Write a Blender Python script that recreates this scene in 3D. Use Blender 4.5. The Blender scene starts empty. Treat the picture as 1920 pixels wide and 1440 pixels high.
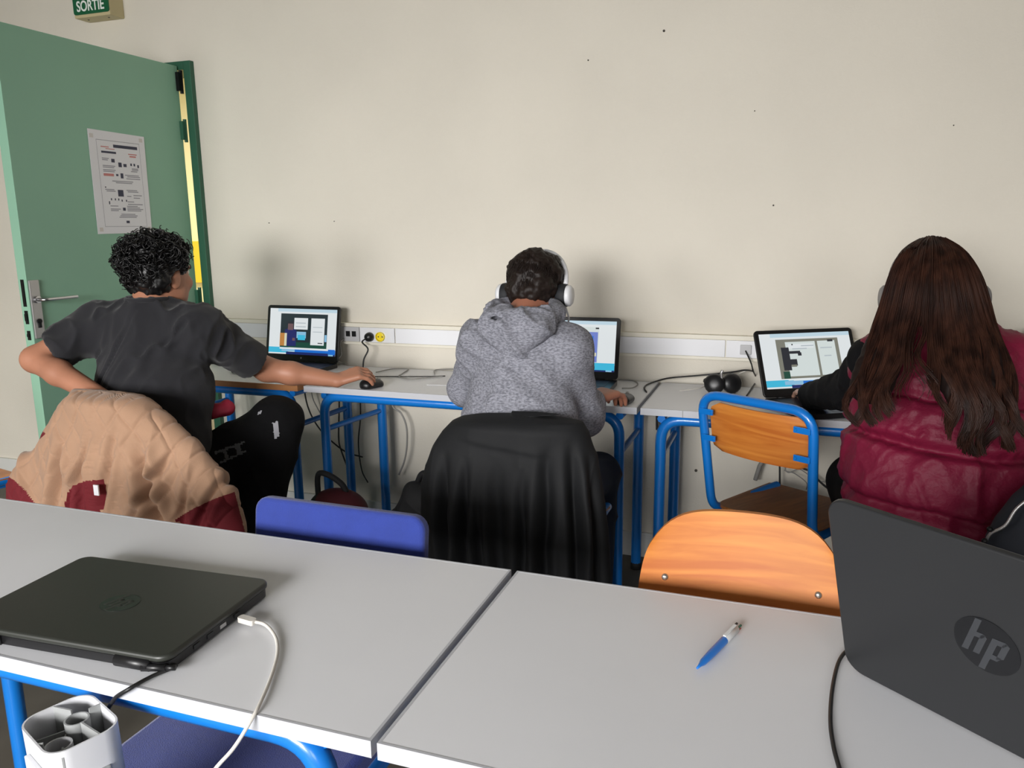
import bpy, bmesh, math, random
import numpy as np
from mathutils import Vector, Matrix
random.seed(7); rng = np.random.default_rng(11)
sc = bpy.context.scene
col = sc.collection
PI = math.pi
def rad(a): return a*PI/180

# ------------------------------------------------------------------ camera
CAMP = np.array([0.0, 0.0, 1.35]); FPX = 1482.0
def cam_axes(yaw, pitch, roll):
    f = np.array([-math.sin(yaw)*math.cos(pitch), math.cos(yaw)*math.cos(pitch), -math.sin(pitch)])
    r0 = np.array([math.cos(yaw), math.sin(yaw), 0.0]); u0 = np.cross(r0, f)
    return (math.cos(roll)*r0+math.sin(roll)*u0, -math.sin(roll)*r0+math.cos(roll)*u0, f)
CR, CU, CD = cam_axes(rad(19.52), rad(11.33), rad(-.65))
cd = bpy.data.cameras.new('camera'); cam = bpy.data.objects.new('camera', cd); col.objects.link(cam)
cd.sensor_width = 36; cd.lens = FPX/1920*36; cd.clip_start = .02
M = Matrix.Identity(4)
for i in range(3):
    M[i][0] = CR[i]; M[i][1] = CU[i]; M[i][2] = -CD[i]; M[i][3] = CAMP[i]
cam.matrix_world = M; sc.camera = cam
# survey helpers: the photograph's measured sight lines meet a known plane of the room
def ray(x, y): return CR*(x-960)/FPX + CU*(720-y)/FPX + CD
def atY(x, y, Y): v = ray(x, y); return CAMP + v*(Y-CAMP[1])/v[1]
def atZ(x, y, Z): v = ray(x, y); return CAMP + v*(Z-CAMP[2])/v[2]
def atX(x, y, X): v = ray(x, y); return CAMP + v*(X-CAMP[0])/v[0]
def atD(x, y, d): return CAMP + ray(x, y)*d

# ------------------------------------------------------------------ world, light, exposure
sc.view_settings.view_transform = 'Standard'; sc.view_settings.look = 'None'
sc.view_settings.gamma = 1; sc.view_settings.use_curve_mapping = False
sc.view_settings.exposure = -0.22
world = bpy.data.worlds.new('sky'); sc.world = world; world.use_nodes = True
bg = world.node_tree.nodes['Background']; bg.inputs['Color'].default_value = (.80, .88, 1, 1); bg.inputs['Strength'].default_value = 1.0
# room: X along the far wall, Y towards it, Z up
XL, XR, YN, W, ZC = -5.2, 2.6, -3.0, 3.08, 2.75
WINS = [(-3.9, -2.5), (-1.75, .05), (.9, 2.2)]; WZ0, WZ1 = 1.05, 2.25
def area(name, loc, rot, sx, sy, power, color, spread=PI):
    l = bpy.data.lights.new(name, 'AREA'); l.shape = 'RECTANGLE'; l.size = sx; l.size_y = sy
    l.energy = power; l.color = color; l.spread = spread
    o = bpy.data.objects.new(name, l); col.objects.link(o); o.location = loc; o.rotation_euler = rot
    return o
WPOW = [50, 120, 22]
for (a, b), pw in zip(WINS, WPOW):      # daylight entering by the windows of the near wall
    area('window_daylight', ((a+b)/2, YN+.06, (WZ0+WZ1)/2), (rad(90-24), 0, 0), b-a-.1, WZ1-WZ0-.1, pw, (1, .985, .97), rad(105))   # sky light falls in from above
area('corridor_lamp', (-3.3, 4.2, 2.55), (0, 0, 0), 1.2, .4, 130, (1, .95, .82))

# ------------------------------------------------------------------ materials
def lin(c):
    c = [x/255 for x in c]
    return tuple(x/12.92 if x <= .04045 else ((x+.055)/1.055)**2.4 for x in c)+(1,)
MATS = {}
def mat(name, rgb, rough=.5, metal=0, bump=0, bscale=60, var=0, vscale=8, emit=0, spec=.5, sheen=0, stretch=None, coat=0, rgb2=None, detail=3, alpha=None, trans=0):
    m = bpy.data.materials.new(name); m.use_nodes = True; nt = m.node_tree; b = nt.nodes['Principled BSDF']
    b.inputs['Base Color'].default_value = lin(rgb); b.inputs['Roughness'].default_value = rough
    b.inputs['Metallic'].default_value = metal; b.inputs['Specular IOR Level'].default_value = spec
    if sheen: b.inputs['Sheen Weight'].default_value = sheen
    if coat: b.inputs['Coat Weight'].default_value = coat
    if trans: b.inputs['Transmission Weight'].default_value = trans
    tc = nt.nodes.new('ShaderNodeTexCoord'); mp = nt.nodes.new('ShaderNodeMapping'); nt.links.new(tc.outputs['Object'], mp.inputs[0])
    if stretch: mp.inputs['Scale'].default_value = stretch
    if var or rgb2:
        n = nt.nodes.new('ShaderNodeTexNoise'); n.inputs['Scale'].default_value = vscale; n.inputs['Detail'].default_value = detail
        nt.links.new(mp.outputs[0], n.inputs['Vector'])
        r = nt.nodes.new('ShaderNodeValToRGB'); nt.links.new(n.outputs['Fac'], r.inputs[0])
        c = lin(rgb)
        if rgb2: c1, c2 = c, lin(rgb2)
        else: c1 = tuple(max(0, x*(1-var)) for x in c[:3])+(1,); c2 = tuple(min(1, x*(1+var)) for x in c[:3])+(1,)
        r.color_ramp.elements[0].color = c1; r.color_ramp.elements[1].color = c2
        r.color_ramp.elements[0].position = .35; r.color_ramp.elements[1].position = .65
        nt.links.new(r.outputs[0], b.inputs['Base Color'])
    if bump:
        n = nt.nodes.new('ShaderNodeTexNoise'); n.inputs['Scale'].default_value = bscale; n.inputs['Detail'].default_value = 4
        nt.links.new(mp.outputs[0], n.inputs['Vector'])
        bp = nt.nodes.new('ShaderNodeBump'); bp.inputs['Strength'].default_value = bump; bp.inputs['Distance'].default_value = .01
        nt.links.new(n.outputs['Fac'], bp.inputs['Height']); nt.links.new(bp.outputs[0], b.inputs['Normal'])
    if emit:
        b.inputs['Emission Color'].default_value = lin(rgb); b.inputs['Emission Strength'].default_value = emit
    MATS[name] = m
    return m
def wood(name, c1, c2, scale=(3, 40, 40), rough=.4):
    m = bpy.data.materials.new(name); m.use_nodes = True; nt = m.node_tree; b = nt.nodes['Principled BSDF']
    tc = nt.nodes.new('ShaderNodeTexCoord'); mp = nt.nodes.new('ShaderNodeMapping'); mp.inputs['Scale'].default_value = scale
    nt.links.new(tc.outputs['Object'], mp.inputs[0])
    n = nt.nodes.new('ShaderNodeTexNoise'); n.inputs['Scale'].default_value = 1; n.inputs['Detail'].default_value = 6; n.inputs['Distortion'].default_value = 1.2
    nt.links.new(mp.outputs[0], n.inputs['Vector'])
    n2 = nt.nodes.new('ShaderNodeTexNoise'); n2.inputs['Scale'].default_value = .25; n2.inputs['Detail'].default_value = 2; nt.links.new(mp.outputs[0], n2.inputs['Vector'])
    ad = nt.nodes.new('ShaderNodeMath'); ad.operation = 'MULTIPLY_ADD'; ad.inputs[1].default_value = .6; nt.links.new(n.outputs['Fac'], ad.inputs[0]); 
    mu = nt.nodes.new('ShaderNodeMath'); mu.operation = 'MULTIPLY'; mu.inputs[1].default_value = .4; nt.links.new(n2.outputs['Fac'], mu.inputs[0]); nt.links.new(mu.outputs[0], ad.inputs[2])
    r = nt.nodes.new('ShaderNodeValToRGB'); r.color_ramp.elements[0].position = .36; r.color_ramp.elements[1].position = .64
    r.color_ramp.elements[0].color = lin(c1); r.color_ramp.elements[1].color = lin(c2)
    nt.links.new(ad.outputs[0], r.inputs[0]); nt.links.new(r.outputs[0], b.inputs['Base Color'])
    b.inputs['Roughness'].default_value = rough; MATS[name] = m
    return m
mat('wall', (219, 213, 200), .75, bump=.12, bscale=160, var=.03, vscale=1.6)
mat('ceiling', (150, 147, 140), .85)
mat('floor', (84, 80, 72), .55, var=.12, vscale=5, bump=.03)
mat('skirting', (214, 214, 210), .5)
mat('door', (136, 180, 155), .5, var=.03, vscale=2)
mat('door_edge', (150, 205, 178), .45)
mat('frame', (44, 94, 72), .5)
mat('chrome', (205, 205, 208), .28, metal=1)
mat('steel', (185, 184, 184), .4, metal=.85)
mat('black_metal', (30, 30, 32), .4, metal=.6)
mat('pvc', (228, 229, 233), .4)
mat('pvc_cream', (226, 221, 206), .45)
mat('pvc_grey', (186, 186, 188), .45)
mat('yellow', (238, 214, 40), .4)
mat('sign_green', (18, 92, 58), .4)
mat('sign_body', (196, 182, 142), .5)
mat('white_print', (235, 240, 235), .5)
mat('paper', (226, 226, 230), .6)
mat('ink_grey', (150, 150, 158), .7); mat('ink_dark', (62, 64, 82), .7); mat('ink_red', (200, 130, 125), .7)
mat('tape', (205, 200, 196), .3)
mat('laminate', (226, 227, 231), .36, var=.015, vscale=3, bump=.015, bscale=400)
mat('laminate_edge', (186, 188, 194), .4)
mat('blue', (14, 112, 196), .3, coat=.3)
mat('rubber', (24, 24, 25), .7)
wood('beech', (176, 94, 26), (208, 132, 52), (4, 5, 40), .55)
wood('beech_dark', (126, 74, 34), (170, 108, 54), (40, 4, 4))
wood('beech_edge', (150, 100, 62), (176, 124, 82), (4, 30, 30))
mat('blue_fabric', (31, 52, 134), .85, bump=.25, bscale=500, var=.05, vscale=30, sheen=.3)
mat('rivet', (200, 196, 190), .3, metal=.9)
mat('laptop', (37, 38, 40), .42, bump=.02, bscale=900)
mat('laptop_olive', (44, 46, 42), .42, bump=.02, bscale=900)
mat('laptop_black', (18, 18, 20), .35)
mat('laptop_navy', (26, 28, 44), .45)
mat('logo_dark', (20, 21, 24), .3)
mat('logo_olive', (36, 39, 36), .25)
mat('logo_letter', (56, 58, 62), .4)
mat('black_plastic', (20, 20, 22), .38)
mat('cable_black', (26, 26, 27), .5)
mat('cable_white', (214, 210, 203), .5)
mat('cable_grey', (140, 138, 134), .5)
mat('pen_blue', (30, 110, 196), .3); mat('pen_white', (232, 234, 236), .3); mat('pen_green', (30, 90, 70), .3); mat('pen_black', (24, 26, 30), .3); mat('pen_red', (170, 40, 40), .3)
mat('skin', (176, 122, 96), .5, var=.06, vscale=14, bump=.03, bscale=250)
mat('skin_dark', (158, 104, 82), .5, var=.06, vscale=14, bump=.03, bscale=250)
mat('skin_pale', (206, 160, 138), .5, var=.05, vscale=14)
mat('eye', (230, 228, 222), .2)
mat('tee', (27, 27, 32), .9, bump=.2, bscale=600, sheen=.15, var=.05, vscale=10)
mat('trousers_black', (10, 10, 12), .9, spec=.2, bump=.2, bscale=300)
mat('jeans', (24, 32, 48), .85, bump=.2, bscale=500)
mat('hoodie', (106, 107, 116), .92, bump=.3, bscale=500, rgb2=(154, 155, 165), vscale=120, stretch=(1, 1, 2.2), detail=3)
mat('vest', (112, 18, 48), .55, bump=.3, bscale=70, var=.08, vscale=6, spec=.3)
mat('sleeve_black', (10, 10, 13), .9, spec=.2, bump=.2, bscale=300)
mat('hair_black', (14, 13, 14), .42, spec=.5)
mat('hair_dark', (30, 21, 17), .55, spec=.3)
mat('hair_brown', (33, 19, 15), .42, rgb2=(60, 36, 27), vscale=1, stretch=(45, 45, 3), spec=.25)
mat('hair_base', (26, 15, 12), .7, spec=.2)
mat('tan', (164, 129, 103), .88, bump=.15, bscale=400, var=.04, vscale=14, sheen=.2)
mat('burgundy', (104, 14, 26), .85, bump=.15, bscale=300)
mat('jacket_black', (22, 23, 25), .75, spec=.3, bump=.05, bscale=300)
mat('bag_black', (15, 15, 18), .75, bump=.2, bscale=300)
mat('bag_red', (74, 10, 22), .75, bump=.2, bscale=300)
mat('navy', (22, 27, 38), .7)
mat('headset_white', (220, 221, 224), .4); mat('headset_grey', (120, 118, 120), .4); mat('cushion', (26, 28, 32), .7)
mat('white_plastic', (212, 213, 217), .35); mat('grey_plastic', (150, 152, 152), .45)
mat('trouser_print', (70, 72, 74), .7); mat('trouser_tab', (150, 150, 156), .6)
mat('red_cloth', (150, 26, 52), .7)
mat('shoe', (20, 20, 22), .6); mat('shoe_sole', (200, 200, 200), .6)
mat('corridor_wall', (246, 238, 200), .7)
mat('corridor_yellow', (240, 205, 60), .7)
mat('spot', (70, 66, 60), .6); mat('scuff', (206, 198, 182), .8)
def glass():
    m = bpy.data.materials.new('window_glass'); m.use_nodes = True; nt = m.node_tree
    for n in list(nt.nodes):
        if n.type == 'BSDF_PRINCIPLED': nt.nodes.remove(n)
    t = nt.nodes.new('ShaderNodeBsdfTransparent'); g = nt.nodes.new('ShaderNodeBsdfGlossy'); g.inputs['Roughness'].default_value = .02
    mx = nt.nodes.new('ShaderNodeMixShader'); mx.inputs[0].default_value = .06
    nt.links.new(t.outputs[0], mx.inputs[1]); nt.links.new(g.outputs[0], mx.inputs[2])
    nt.links.new(mx.outputs[0], [n for n in nt.nodes if n.type == 'OUTPUT_MATERIAL'][0].inputs[0]); MATS['window_glass'] = m
glass()
def scr(name, rgb, e=.9):   # a lit screen colour
    m = mat(name, rgb, .35); b = m.node_tree.nodes['Principled BSDF']
    b.inputs['Base Color'].default_value = (.01, .01, .01, 1)
    b.inputs['Emission Color'].default_value = lin(rgb); b.inputs['Emission Strength'].default_value = e
for n, c in dict(s_white=(244, 250, 252), s_pale=(206, 232, 246), s_sky=(150, 205, 240), s_cyan=(70, 200, 238), s_blue=(30, 120, 225), s_navy=(28, 44, 110), s_dark=(38, 52, 58), s_green=(30, 80, 66), s_wood=(205, 140, 70), s_skin=(120, 92, 96), s_suit=(40, 46, 110), s_grey=(136, 136, 124), s_paper=(230, 240, 238), s_ink=(44, 46, 54), s_pink=(222, 196, 224), s_violet=(120, 140, 220), s_line=(196, 206, 212), s_yellow=(232, 232, 200)).items(): scr(n, c)

# ------------------------------------------------------------------ mesh helpers
def V(*a): return np.array(a, float)
def nrm(v): v = np.asarray(v, float); return v/np.linalg.norm(v)
def link(o, parent=None, label=None, cat=None, group=None, kind=None):
    col.objects.link(o)
    if parent is not None: o.parent = parent
    if label: o['label'] = label
    if cat: o['category'] = cat
    if group: o['group'] = group
    if kind: o['kind'] = kind
    return o
def empty(name, loc=(0, 0, 0), rz=0, label=None, cat=None, group=None, kind=None):
    o = bpy.data.objects.new(name, None); o.location = loc; o.rotation_euler = (0, 0, rz); o.empty_display_size = .05
    return link(o, None, label, cat, group, kind)
def mesh_obj(name, me, m, parent=None, smooth=False, **kw):
    if m is not None:
        for mm in (m if isinstance(m, (list, tuple)) else [m]): me.materials.append(MATS[mm])
    if smooth: me.polygons.foreach_set('use_smooth', [True]*len(me.polygons))
    return link(bpy.data.objects.new(name, me), parent, **kw)
class B:
    """collects shapes into one mesh"""
    def __init__(s): s.v = []; s.f = []; s.mi = []; s.cur = 0
    def add(s, v, f):
        n = len(s.v); s.v += [tuple(map(float, p)) for p in v]; s.f += [tuple(i+n for i in q) for q in f]; s.mi += [s.cur]*len(f); return s
    def box(s, lo, hi, bev=0, M=None):
        bm = bmesh.new(); bmesh.ops.create_cube(bm, size=1)
        lo = V(*lo); hi = V(*hi)
        for v in bm.verts: v.co = Vector(tuple((lo+hi)/2 + (hi-lo)*np.array(v.co)))
        if bev: bmesh.ops.bevel(bm, geom=list(bm.edges), offset=bev, segments=2, profile=.7, affect='EDGES')
        return s.bm(bm, M)
    def bm(s, bm, M=None):
        bm.verts.index_update()
        vs = [(M @ v.co) if M is not None else v.co.copy() for v in bm.verts]
        s.add(vs, [[v.index for v in f.verts] for f in bm.faces]); bm.free(); return s
    def tube(s, pts, r, n=8, cap=True, closed=False):
        pts = [V(*p) for p in pts]; L = len(pts); rr = r if hasattr(r, '__len__') else [r]*L
        T = []
        for i in range(L):
            if closed: t = pts[(i+1) % L]-pts[i-1]
            else: t = pts[min(i+1, L-1)]-pts[max(i-1, 0)]
            T.append(nrm(t) if np.linalg.norm(t) > 1e-9 else V(0, 0, 1))
        a = V(0, 0, 1) if abs(T[0][2]) < .9 else V(1, 0, 0)
        u = nrm(np.cross(a, T[0])); vs = []
        for i in range(L):
            u = nrm(u-T[i]*(u@T[i])); w = np.cross(T[i], u)
            for k in range(n):
                an = 2*PI*k/n; vs.append(pts[i]+rr[i]*(math.cos(an)*u+math.sin(an)*w))
        fs = []
        for i in range(L if closed else L-1):
            j = (i+1) % L
            for k in range(n): fs.append((i*n+k, i*n+(k+1) % n, j*n+(k+1) % n, j*n+k))
        if cap and not closed: fs += [tuple(range(n))[::-1], tuple((L-1)*n+k for k in range(n))]
        return s.add(vs, fs)
    def lathe(s, prof, c=(0, 0, 0), ax=(0, 0, 1), n=20):
        ax = nrm(ax); a = V(0, 0, 1) if abs(ax[2]) < .9 else V(1, 0, 0); u = nrm(np.cross(a, ax)); w = np.cross(ax, u); c = V(*c); vs = []; fs = []
        for r, h in prof:
            for k in range(n):
                t = 2*PI*k/n; vs.append(c+ax*h+max(r, 1e-5)*(math.cos(t)*u+math.sin(t)*w))
        for i in range(len(prof)-1):
            for k in range(n): fs.append((i*n+k, i*n+(k+1) % n, (i+1)*n+(k+1) % n, (i+1)*n+k))
        return s.add(vs, fs)
    def prism(s, poly, o, ux, uy, un, t):
        """polygon (2-D) in plane o+ux,uy extruded t along un"""
        o, ux, uy, un = V(*o), V(*ux), V(*uy), V(*un); n = len(poly)
        a = [o+ux*p[0]+uy*p[1] for p in poly]; b = [p+un*t for p in a]
        fs = [tuple(range(n))[::-1], tuple(range(n, 2*n))]+[(i, (i+1) % n, n+(i+1) % n, n+i) for i in range(n)]
        return s.add(a+b, fs)
    def quad(s, o, ux, uy, x0, y0, x1, y1):
        o, ux, uy = V(*o), V(*ux), V(*uy)
        return s.add([o+ux*x0+uy*y0, o+ux*x1+uy*y0, o+ux*x1+uy*y1, o+ux*x0+uy*y1], [(0, 1, 2, 3)])
    def mesh(s, name='m'):
        me = bpy.data.meshes.new(name); me.from_pydata(s.v, [], s.f)
        me.polygons.foreach_set('material_index', s.mi); me.update(); return me
    def build(s, name, m, parent=None, smooth=False, **kw): return mesh_obj(name, s.mesh(name), m, parent, smooth, **kw)
def auto_smooth(o, ang=40):
    me = o.data; me.polygons.foreach_set('use_smooth', [True]*len(me.polygons))
    bm = bmesh.new(); bm.from_mesh(me)
    bmesh.ops.recalc_face_normals(bm, faces=bm.faces)
    for e in bm.edges:
        if len(e.link_faces) == 2 and e.calc_face_angle(0) > rad(ang): e.smooth = False
    bm.to_mesh(me); bm.free(); return o
def curve_pts(P, n=12):
    """Catmull-Rom through the points"""
    P = [V(*p) for p in P]; P = [2*P[0]-P[1]]+P+[2*P[-1]-P[-2]]; out = []
    for i in range(1, len(P)-2):
        for k in range(n):
            t = k/n; a, b, c, d = P[i-1:i+3]
            out.append(.5*((2*b)+(c-a)*t+(2*a-5*b+4*c-d)*t*t+(3*b-a-3*c+d)*t**3))
    out.append(P[-2]); return out
def bend_pts(P, r, n=6):
    """polyline with rounded corners"""
    P = [V(*p) for p in P]; out = [P[0]]
    for i in range(1, len(P)-1):
        a = nrm(P[i-1]-P[i]); b = nrm(P[i+1]-P[i]); ang = math.acos(max(-1, min(1, a@b))); d = min(r/math.tan(ang/2), .49*np.linalg.norm(P[i-1]-P[i]), .49*np.linalg.norm(P[i+1]-P[i]))
        s, e = P[i]+a*d, P[i]+b*d
        for k in range(n+1):
            t = k/n; out.append((1-t)**2*s+2*t*(1-t)*P[i]+t*t*e)
    return out+[P[-1]]
def rrect(w, h, r, n=5):
    o = []
    for cx, cy, a0 in ((w/2-r, h/2-r, 0), (-w/2+r, h/2-r, 90), (-w/2+r, -h/2+r, 180), (w/2-r, -h/2+r, 270)):
        for k in range(n+1):
            a = rad(a0+90*k/n); o.append((cx+r*math.cos(a), cy+r*math.sin(a)))
    return o
def text_mesh(txt, size, extrude=.0005, sx=1, shear=0, bold=0):
    c = bpy.data.curves.new('t', 'FONT'); c.body = txt; c.size = size; c.extrude = extrude; c.align_x = 'CENTER'; c.align_y = 'CENTER'; c.shear = shear; c.offset = bold
    o = bpy.data.objects.new('t', c); col.objects.link(o); dg = bpy.context.evaluated_depsgraph_get(); dg.update()
    me = bpy.data.meshes.new_from_object(o.evaluated_get(dg)); bpy.data.objects.remove(o); bpy.data.curves.remove(c)
    for v in me.vertices: v.co.x *= sx
    me.materials.clear(); return me
def basis(o, ux, uy):
    ux, uy = nrm(ux), nrm(uy); n = np.cross(ux, uy); m = Matrix.Identity(4)
    for i in range(3): m[i][0] = ux[i]; m[i][1] = uy[i]; m[i][2] = n[i]; m[i][3] = o[i]
    return m

# ------------------------------------------------------------------ implicit surfaces for bodies and cloth
def vnoise(p, seed=0):
    p = np.asarray(p, float); i = np.floor(p).astype(np.int64); f = p-i; f = f*f*(3-2*f); out = 0
    for dx in (0, 1):
        for dy in (0, 1):
            for dz in (0, 1):
                h = (i[:, 0]+dx)*374761393+(i[:, 1]+dy)*668265263+(i[:, 2]+dz)*2147483647+seed*974711
                h = (h ^ (h >> 13))*1274126177 & 0xffffffff; h = (h ^ (h >> 16)) & 0xffff
                w = (f[:, 0] if dx else 1-f[:, 0])*(f[:, 1] if dy else 1-f[:, 1])*(f[:, 2] if dz else 1-f[:, 2])
                out = out+w*(h/65535.)
    return out
class Field:
    def __init__(s, lo, hi, h):
        s.lo = V(*lo); s.h = h; s.n = np.ceil((V(*hi)-s.lo)/h).astype(int)+1; s.g = np.full(s.n, .5, np.float32)
    def region(s, lo, hi):
        a = np.clip(np.floor((lo-s.lo)/s.h).astype(int), 0, s.n-1); b = np.clip(np.ceil((hi-s.lo)/s.h).astype(int)+1, 1, s.n)
        sl = tuple(slice(x, y) for x, y in zip(a, b))
        ax = [(s.lo[i]+s.h*np.arange(a[i], b[i])).astype(np.float32) for i in range(3)]
        return sl, ax[0][:, None, None], ax[1][None, :, None], ax[2][None, None, :]
    def put(s, sl, d, k, op):
        g = s.g[sl]
        if op == 'sub': g = -g; 
        if k <= 1e-6: r = np.minimum(g, d)
        else:
            t = np.clip(.5+.5*(g-d)/k, 0, 1); r = g*(1-t)+d*t-k*t*(1-t)
        s.g[sl] = -r if op == 'sub' else r
    def cap(s, a, b, ra, rb=None, k=.02, S=None, flat=False, flat0=False, op='add'):
        """capsule from a to b; ra, rb = radius or (across, front) radii, S = across direction"""
        a, b = V(*a), V(*b); rb = ra if rb is None else rb
        ra = ra if hasattr(ra, '__len__') else (ra, ra); rb = rb if hasattr(rb, '__len__') else (rb, rb)
        R = max(ra+tuple(rb)) if isinstance(ra, tuple) else max(*ra, *rb)
        m = R+k+3*s.h; sl, X, Y, Z = s.region(np.minimum(a, b)-m, np.maximum(a, b)+m)
        if s.g[sl].size == 0: return s
        d = b-a; L = np.linalg.norm(d); T = d/L if L > 1e-6 else V(0, 0, 1)
        if S is None: S = V(1, 0, 0) if abs(T[0]) < .8 else V(0, 1, 0)
        S = nrm(V(*S)-T*(V(*S)@T)); G = np.cross(T, S)
        x, y, z = X-a[0], Y-a[1], Z-a[2]
        ax = x*T[0]+y*T[1]+z*T[2]; t = np.clip(ax/L, 0, 1) if L > 1e-6 else ax*0
        rs = ra[0]+(rb[0]-ra[0])*t; rg = ra[1]+(rb[1]-ra[1])*t; mn = np.minimum(rs, rg)
        if ra[0] == ra[1] and rb[0] == rb[1]:
            e = ax-t*L; q = x*x+y*y+z*z-ax*ax
            D = np.sqrt(np.maximum(q+e*e, 0))-rs
        else:
            ss = x*S[0]+y*S[1]+z*S[2]; gg = x*G[0]+y*G[1]+z*G[2]; e = ax-t*L
            D = (np.sqrt((ss/rs)**2+(gg/rg)**2+(e/mn)**2)-1)*mn
        if flat: D = np.maximum(D, ax-L)
        if flat0: D = np.maximum(D, -ax)
        s.put(sl, D, k, op); return s
    def ell(s, c, r, ax=None, k=.02, op='add'):
        c = V(*c); m = max(r)+k+3*s.h; sl, X, Y, Z = s.region(c-m, c+m)
        if s.g[sl].size == 0: return s
        x, y, z = X-c[0], Y-c[1], Z-c[2]
        A = np.eye(3) if ax is None else np.array(ax)
        q = 0
        for i in range(3): q = q+((x*A[i][0]+y*A[i][1]+z*A[i][2])/r[i])**2
        s.put(sl, (np.sqrt(q)-1)*min(r), k, op); return s
    def cut(s, o, n):
        """remove everything on the side n points to"""
        o, n = V(*o), nrm(n); ax = [s.lo[i]+s.h*np.arange(s.n[i]) for i in range(3)]
        d = (ax[0][:, None, None]-o[0])*n[0]+(ax[1][None, :, None]-o[1])*n[1]+(ax[2][None, None, :]-o[2])*n[2]
        s.g = np.maximum(s.g, d.astype(np.float32)); return s
    def verts(s):
        g = s.g; g[0] = g[-1] = .5; g[:, 0] = g[:, -1] = .5; g[:, :, 0] = g[:, :, -1] = .5
        S = (g < 0); c = np.zeros(np.array(S.shape)-1, np.uint8)
        for dx in (0, 1):
            for dy in (0, 1):
                for dz in (0, 1):
                    c += S[dx:S.shape[0]-1+dx, dy:S.shape[1]-1+dy, dz:S.shape[2]-1+dz]
        idx = np.argwhere((c > 0) & (c < 8)); N = len(idx); P = np.zeros((N, 3)); W_ = np.zeros(N)
        co = [(x, y, z) for x in (0, 1) for y in (0, 1) for z in (0, 1)]
        vals = {o: g[idx[:, 0]+o[0], idx[:, 1]+o[1], idx[:, 2]+o[2]] for o in co}
        for a in co:
            for d in range(3):
                if a[d]: continue
                b = list(a); b[d] = 1; b = tuple(b); va, vb = vals[a], vals[b]; mk = (va < 0) != (vb < 0)
                t = np.where(mk, va/np.where(mk, va-vb, 1), 0); p = np.tile(np.array(a, float), (N, 1)); p[:, d] += t
                P += np.where(mk[:, None], p, 0); W_ += mk
        P = s.lo+s.h*(idx+P/W_[:, None])
        im = np.full(c.shape, -1, np.int32); im[tuple(idx.T)] = np.arange(N); F = []
        for d in range(3):
            sl0 = [slice(None)]*3; sl1 = [slice(None)]*3; sl0[d] = slice(0, -1); sl1[d] = slice(1, None)
            A, Bb = S[tuple(sl0)], S[tuple(sl1)]; e = np.argwhere(A != Bb); inside = A[tuple(e.T)]
            u, v = [(1, 2), (2, 0), (0, 1)][d]; q = []
            for du, dv in ((0, 0), (1, 0), (1, 1), (0, 1)):
                k = e.copy(); k[:, u] -= 1-du; k[:, v] -= 1-dv; q.append(im[tuple(k.T)])
            q = np.array(q).T; q[~inside] = q[~inside][:, ::-1]; F.append(q)
        return P, np.concatenate(F)
    def mesh(s, name, smooth=2, disp=None, post=None):
        P, F = s.verts(); P = relax(P, F, smooth)
        if disp is not None:
            N = vnormals(P, F); P = P+N*disp(P, N)[:, None]
        if post is not None: P = post(P)
        return np_mesh(name, P, F)
def np_mesh(name, P, F):
    me = bpy.data.meshes.new(name); nf = len(F); k = F.shape[1]
    me.vertices.add(len(P)); me.vertices.foreach_set('co', P.astype(np.float32).ravel())
    me.loops.add(nf*k); me.loops.foreach_set('vertex_index', F.astype(np.int32).ravel())
    me.polygons.add(nf); me.polygons.foreach_set('loop_start', np.arange(0, nf*k, k, dtype=np.int32))
    me.polygons.foreach_set('use_smooth', np.ones(nf, bool)); me.update(calc_edges=True); return me
def relax(P, F, it, lam=.5):
    for _ in range(it):
        acc = np.zeros_like(P); cnt = np.zeros(len(P))
        for i in range(4):
            a, b = F[:, i], F[:, (i+1) % 4]
            for j in range(3):
                acc[:, j] += np.bincount(a, P[b, j], len(P))+np.bincount(b, P[a, j], len(P))
            cnt += np.bincount(a, minlength=len(P))+np.bincount(b, minlength=len(P))
        P = P+lam*(acc/np.maximum(cnt, 1)[:, None]-P)
    return P
def vnormals(P, F):
    n = np.cross(P[F[:, 2]]-P[F[:, 0]], P[F[:, 3]]-P[F[:, 1]]); N = np.zeros_like(P)
    for i in range(4):
        for j in range(3): N[:, j] += np.bincount(F[:, i], n[:, j], len(P))
    return N/np.maximum(np.linalg.norm(N, axis=1), 1e-12)[:, None]
def folds(amp, freq, dirv, stretch=.25, seed=0, amp2=0):
    """ridged wrinkles running along dirv"""
    D = nrm(dirv)
    def f(P, N):
        q = P-(P@D)[:, None]*D*(1-stretch); wv = vnoise(P*6, seed+5)[:, None]*.9
        n = vnoise(q*freq+wv, seed); m = vnoise(P*5, seed+3)
        r = (1-np.abs(2*n-1))**2
        return amp*(r-.4)*np.clip(m*1.8-.3, 0, 1.2)+amp2*(vnoise(P*38, seed+9)-.5)
    return f
def strands(b, paths, r, n=3, tip=.35):
    """many thin tubes, vectorised; paths (S,K,3)"""
    Pt = np.asarray(paths, float); S, K, _ = Pt.shape
    T = np.gradient(Pt, axis=1); T /= np.linalg.norm(T, axis=2, keepdims=True)+1e-9
    a = np.tile(V(.31, .83, .46), (S, K, 1)); U = np.cross(T, a); U /= np.linalg.norm(U, axis=2, keepdims=True)+1e-9; Wv = np.cross(T, U)
    rr = r*np.linspace(1, tip, K)[None, :, None]
    ring = [Pt+rr*(math.cos(2*PI*k/n)*U+math.sin(2*PI*k/n)*Wv) for k in range(n)]
    Vv = np.stack(ring, 2).reshape(-1, 3); base = (np.arange(S)[:, None]*K+np.arange(K-1)[None, :])*n; F = []
    for k in range(n): F.append(np.stack([base+k, base+(k+1) % n, base+n+(k+1) % n, base+n+k], -1).reshape(-1, 4))
    return Vv, np.concatenate(F)

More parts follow.
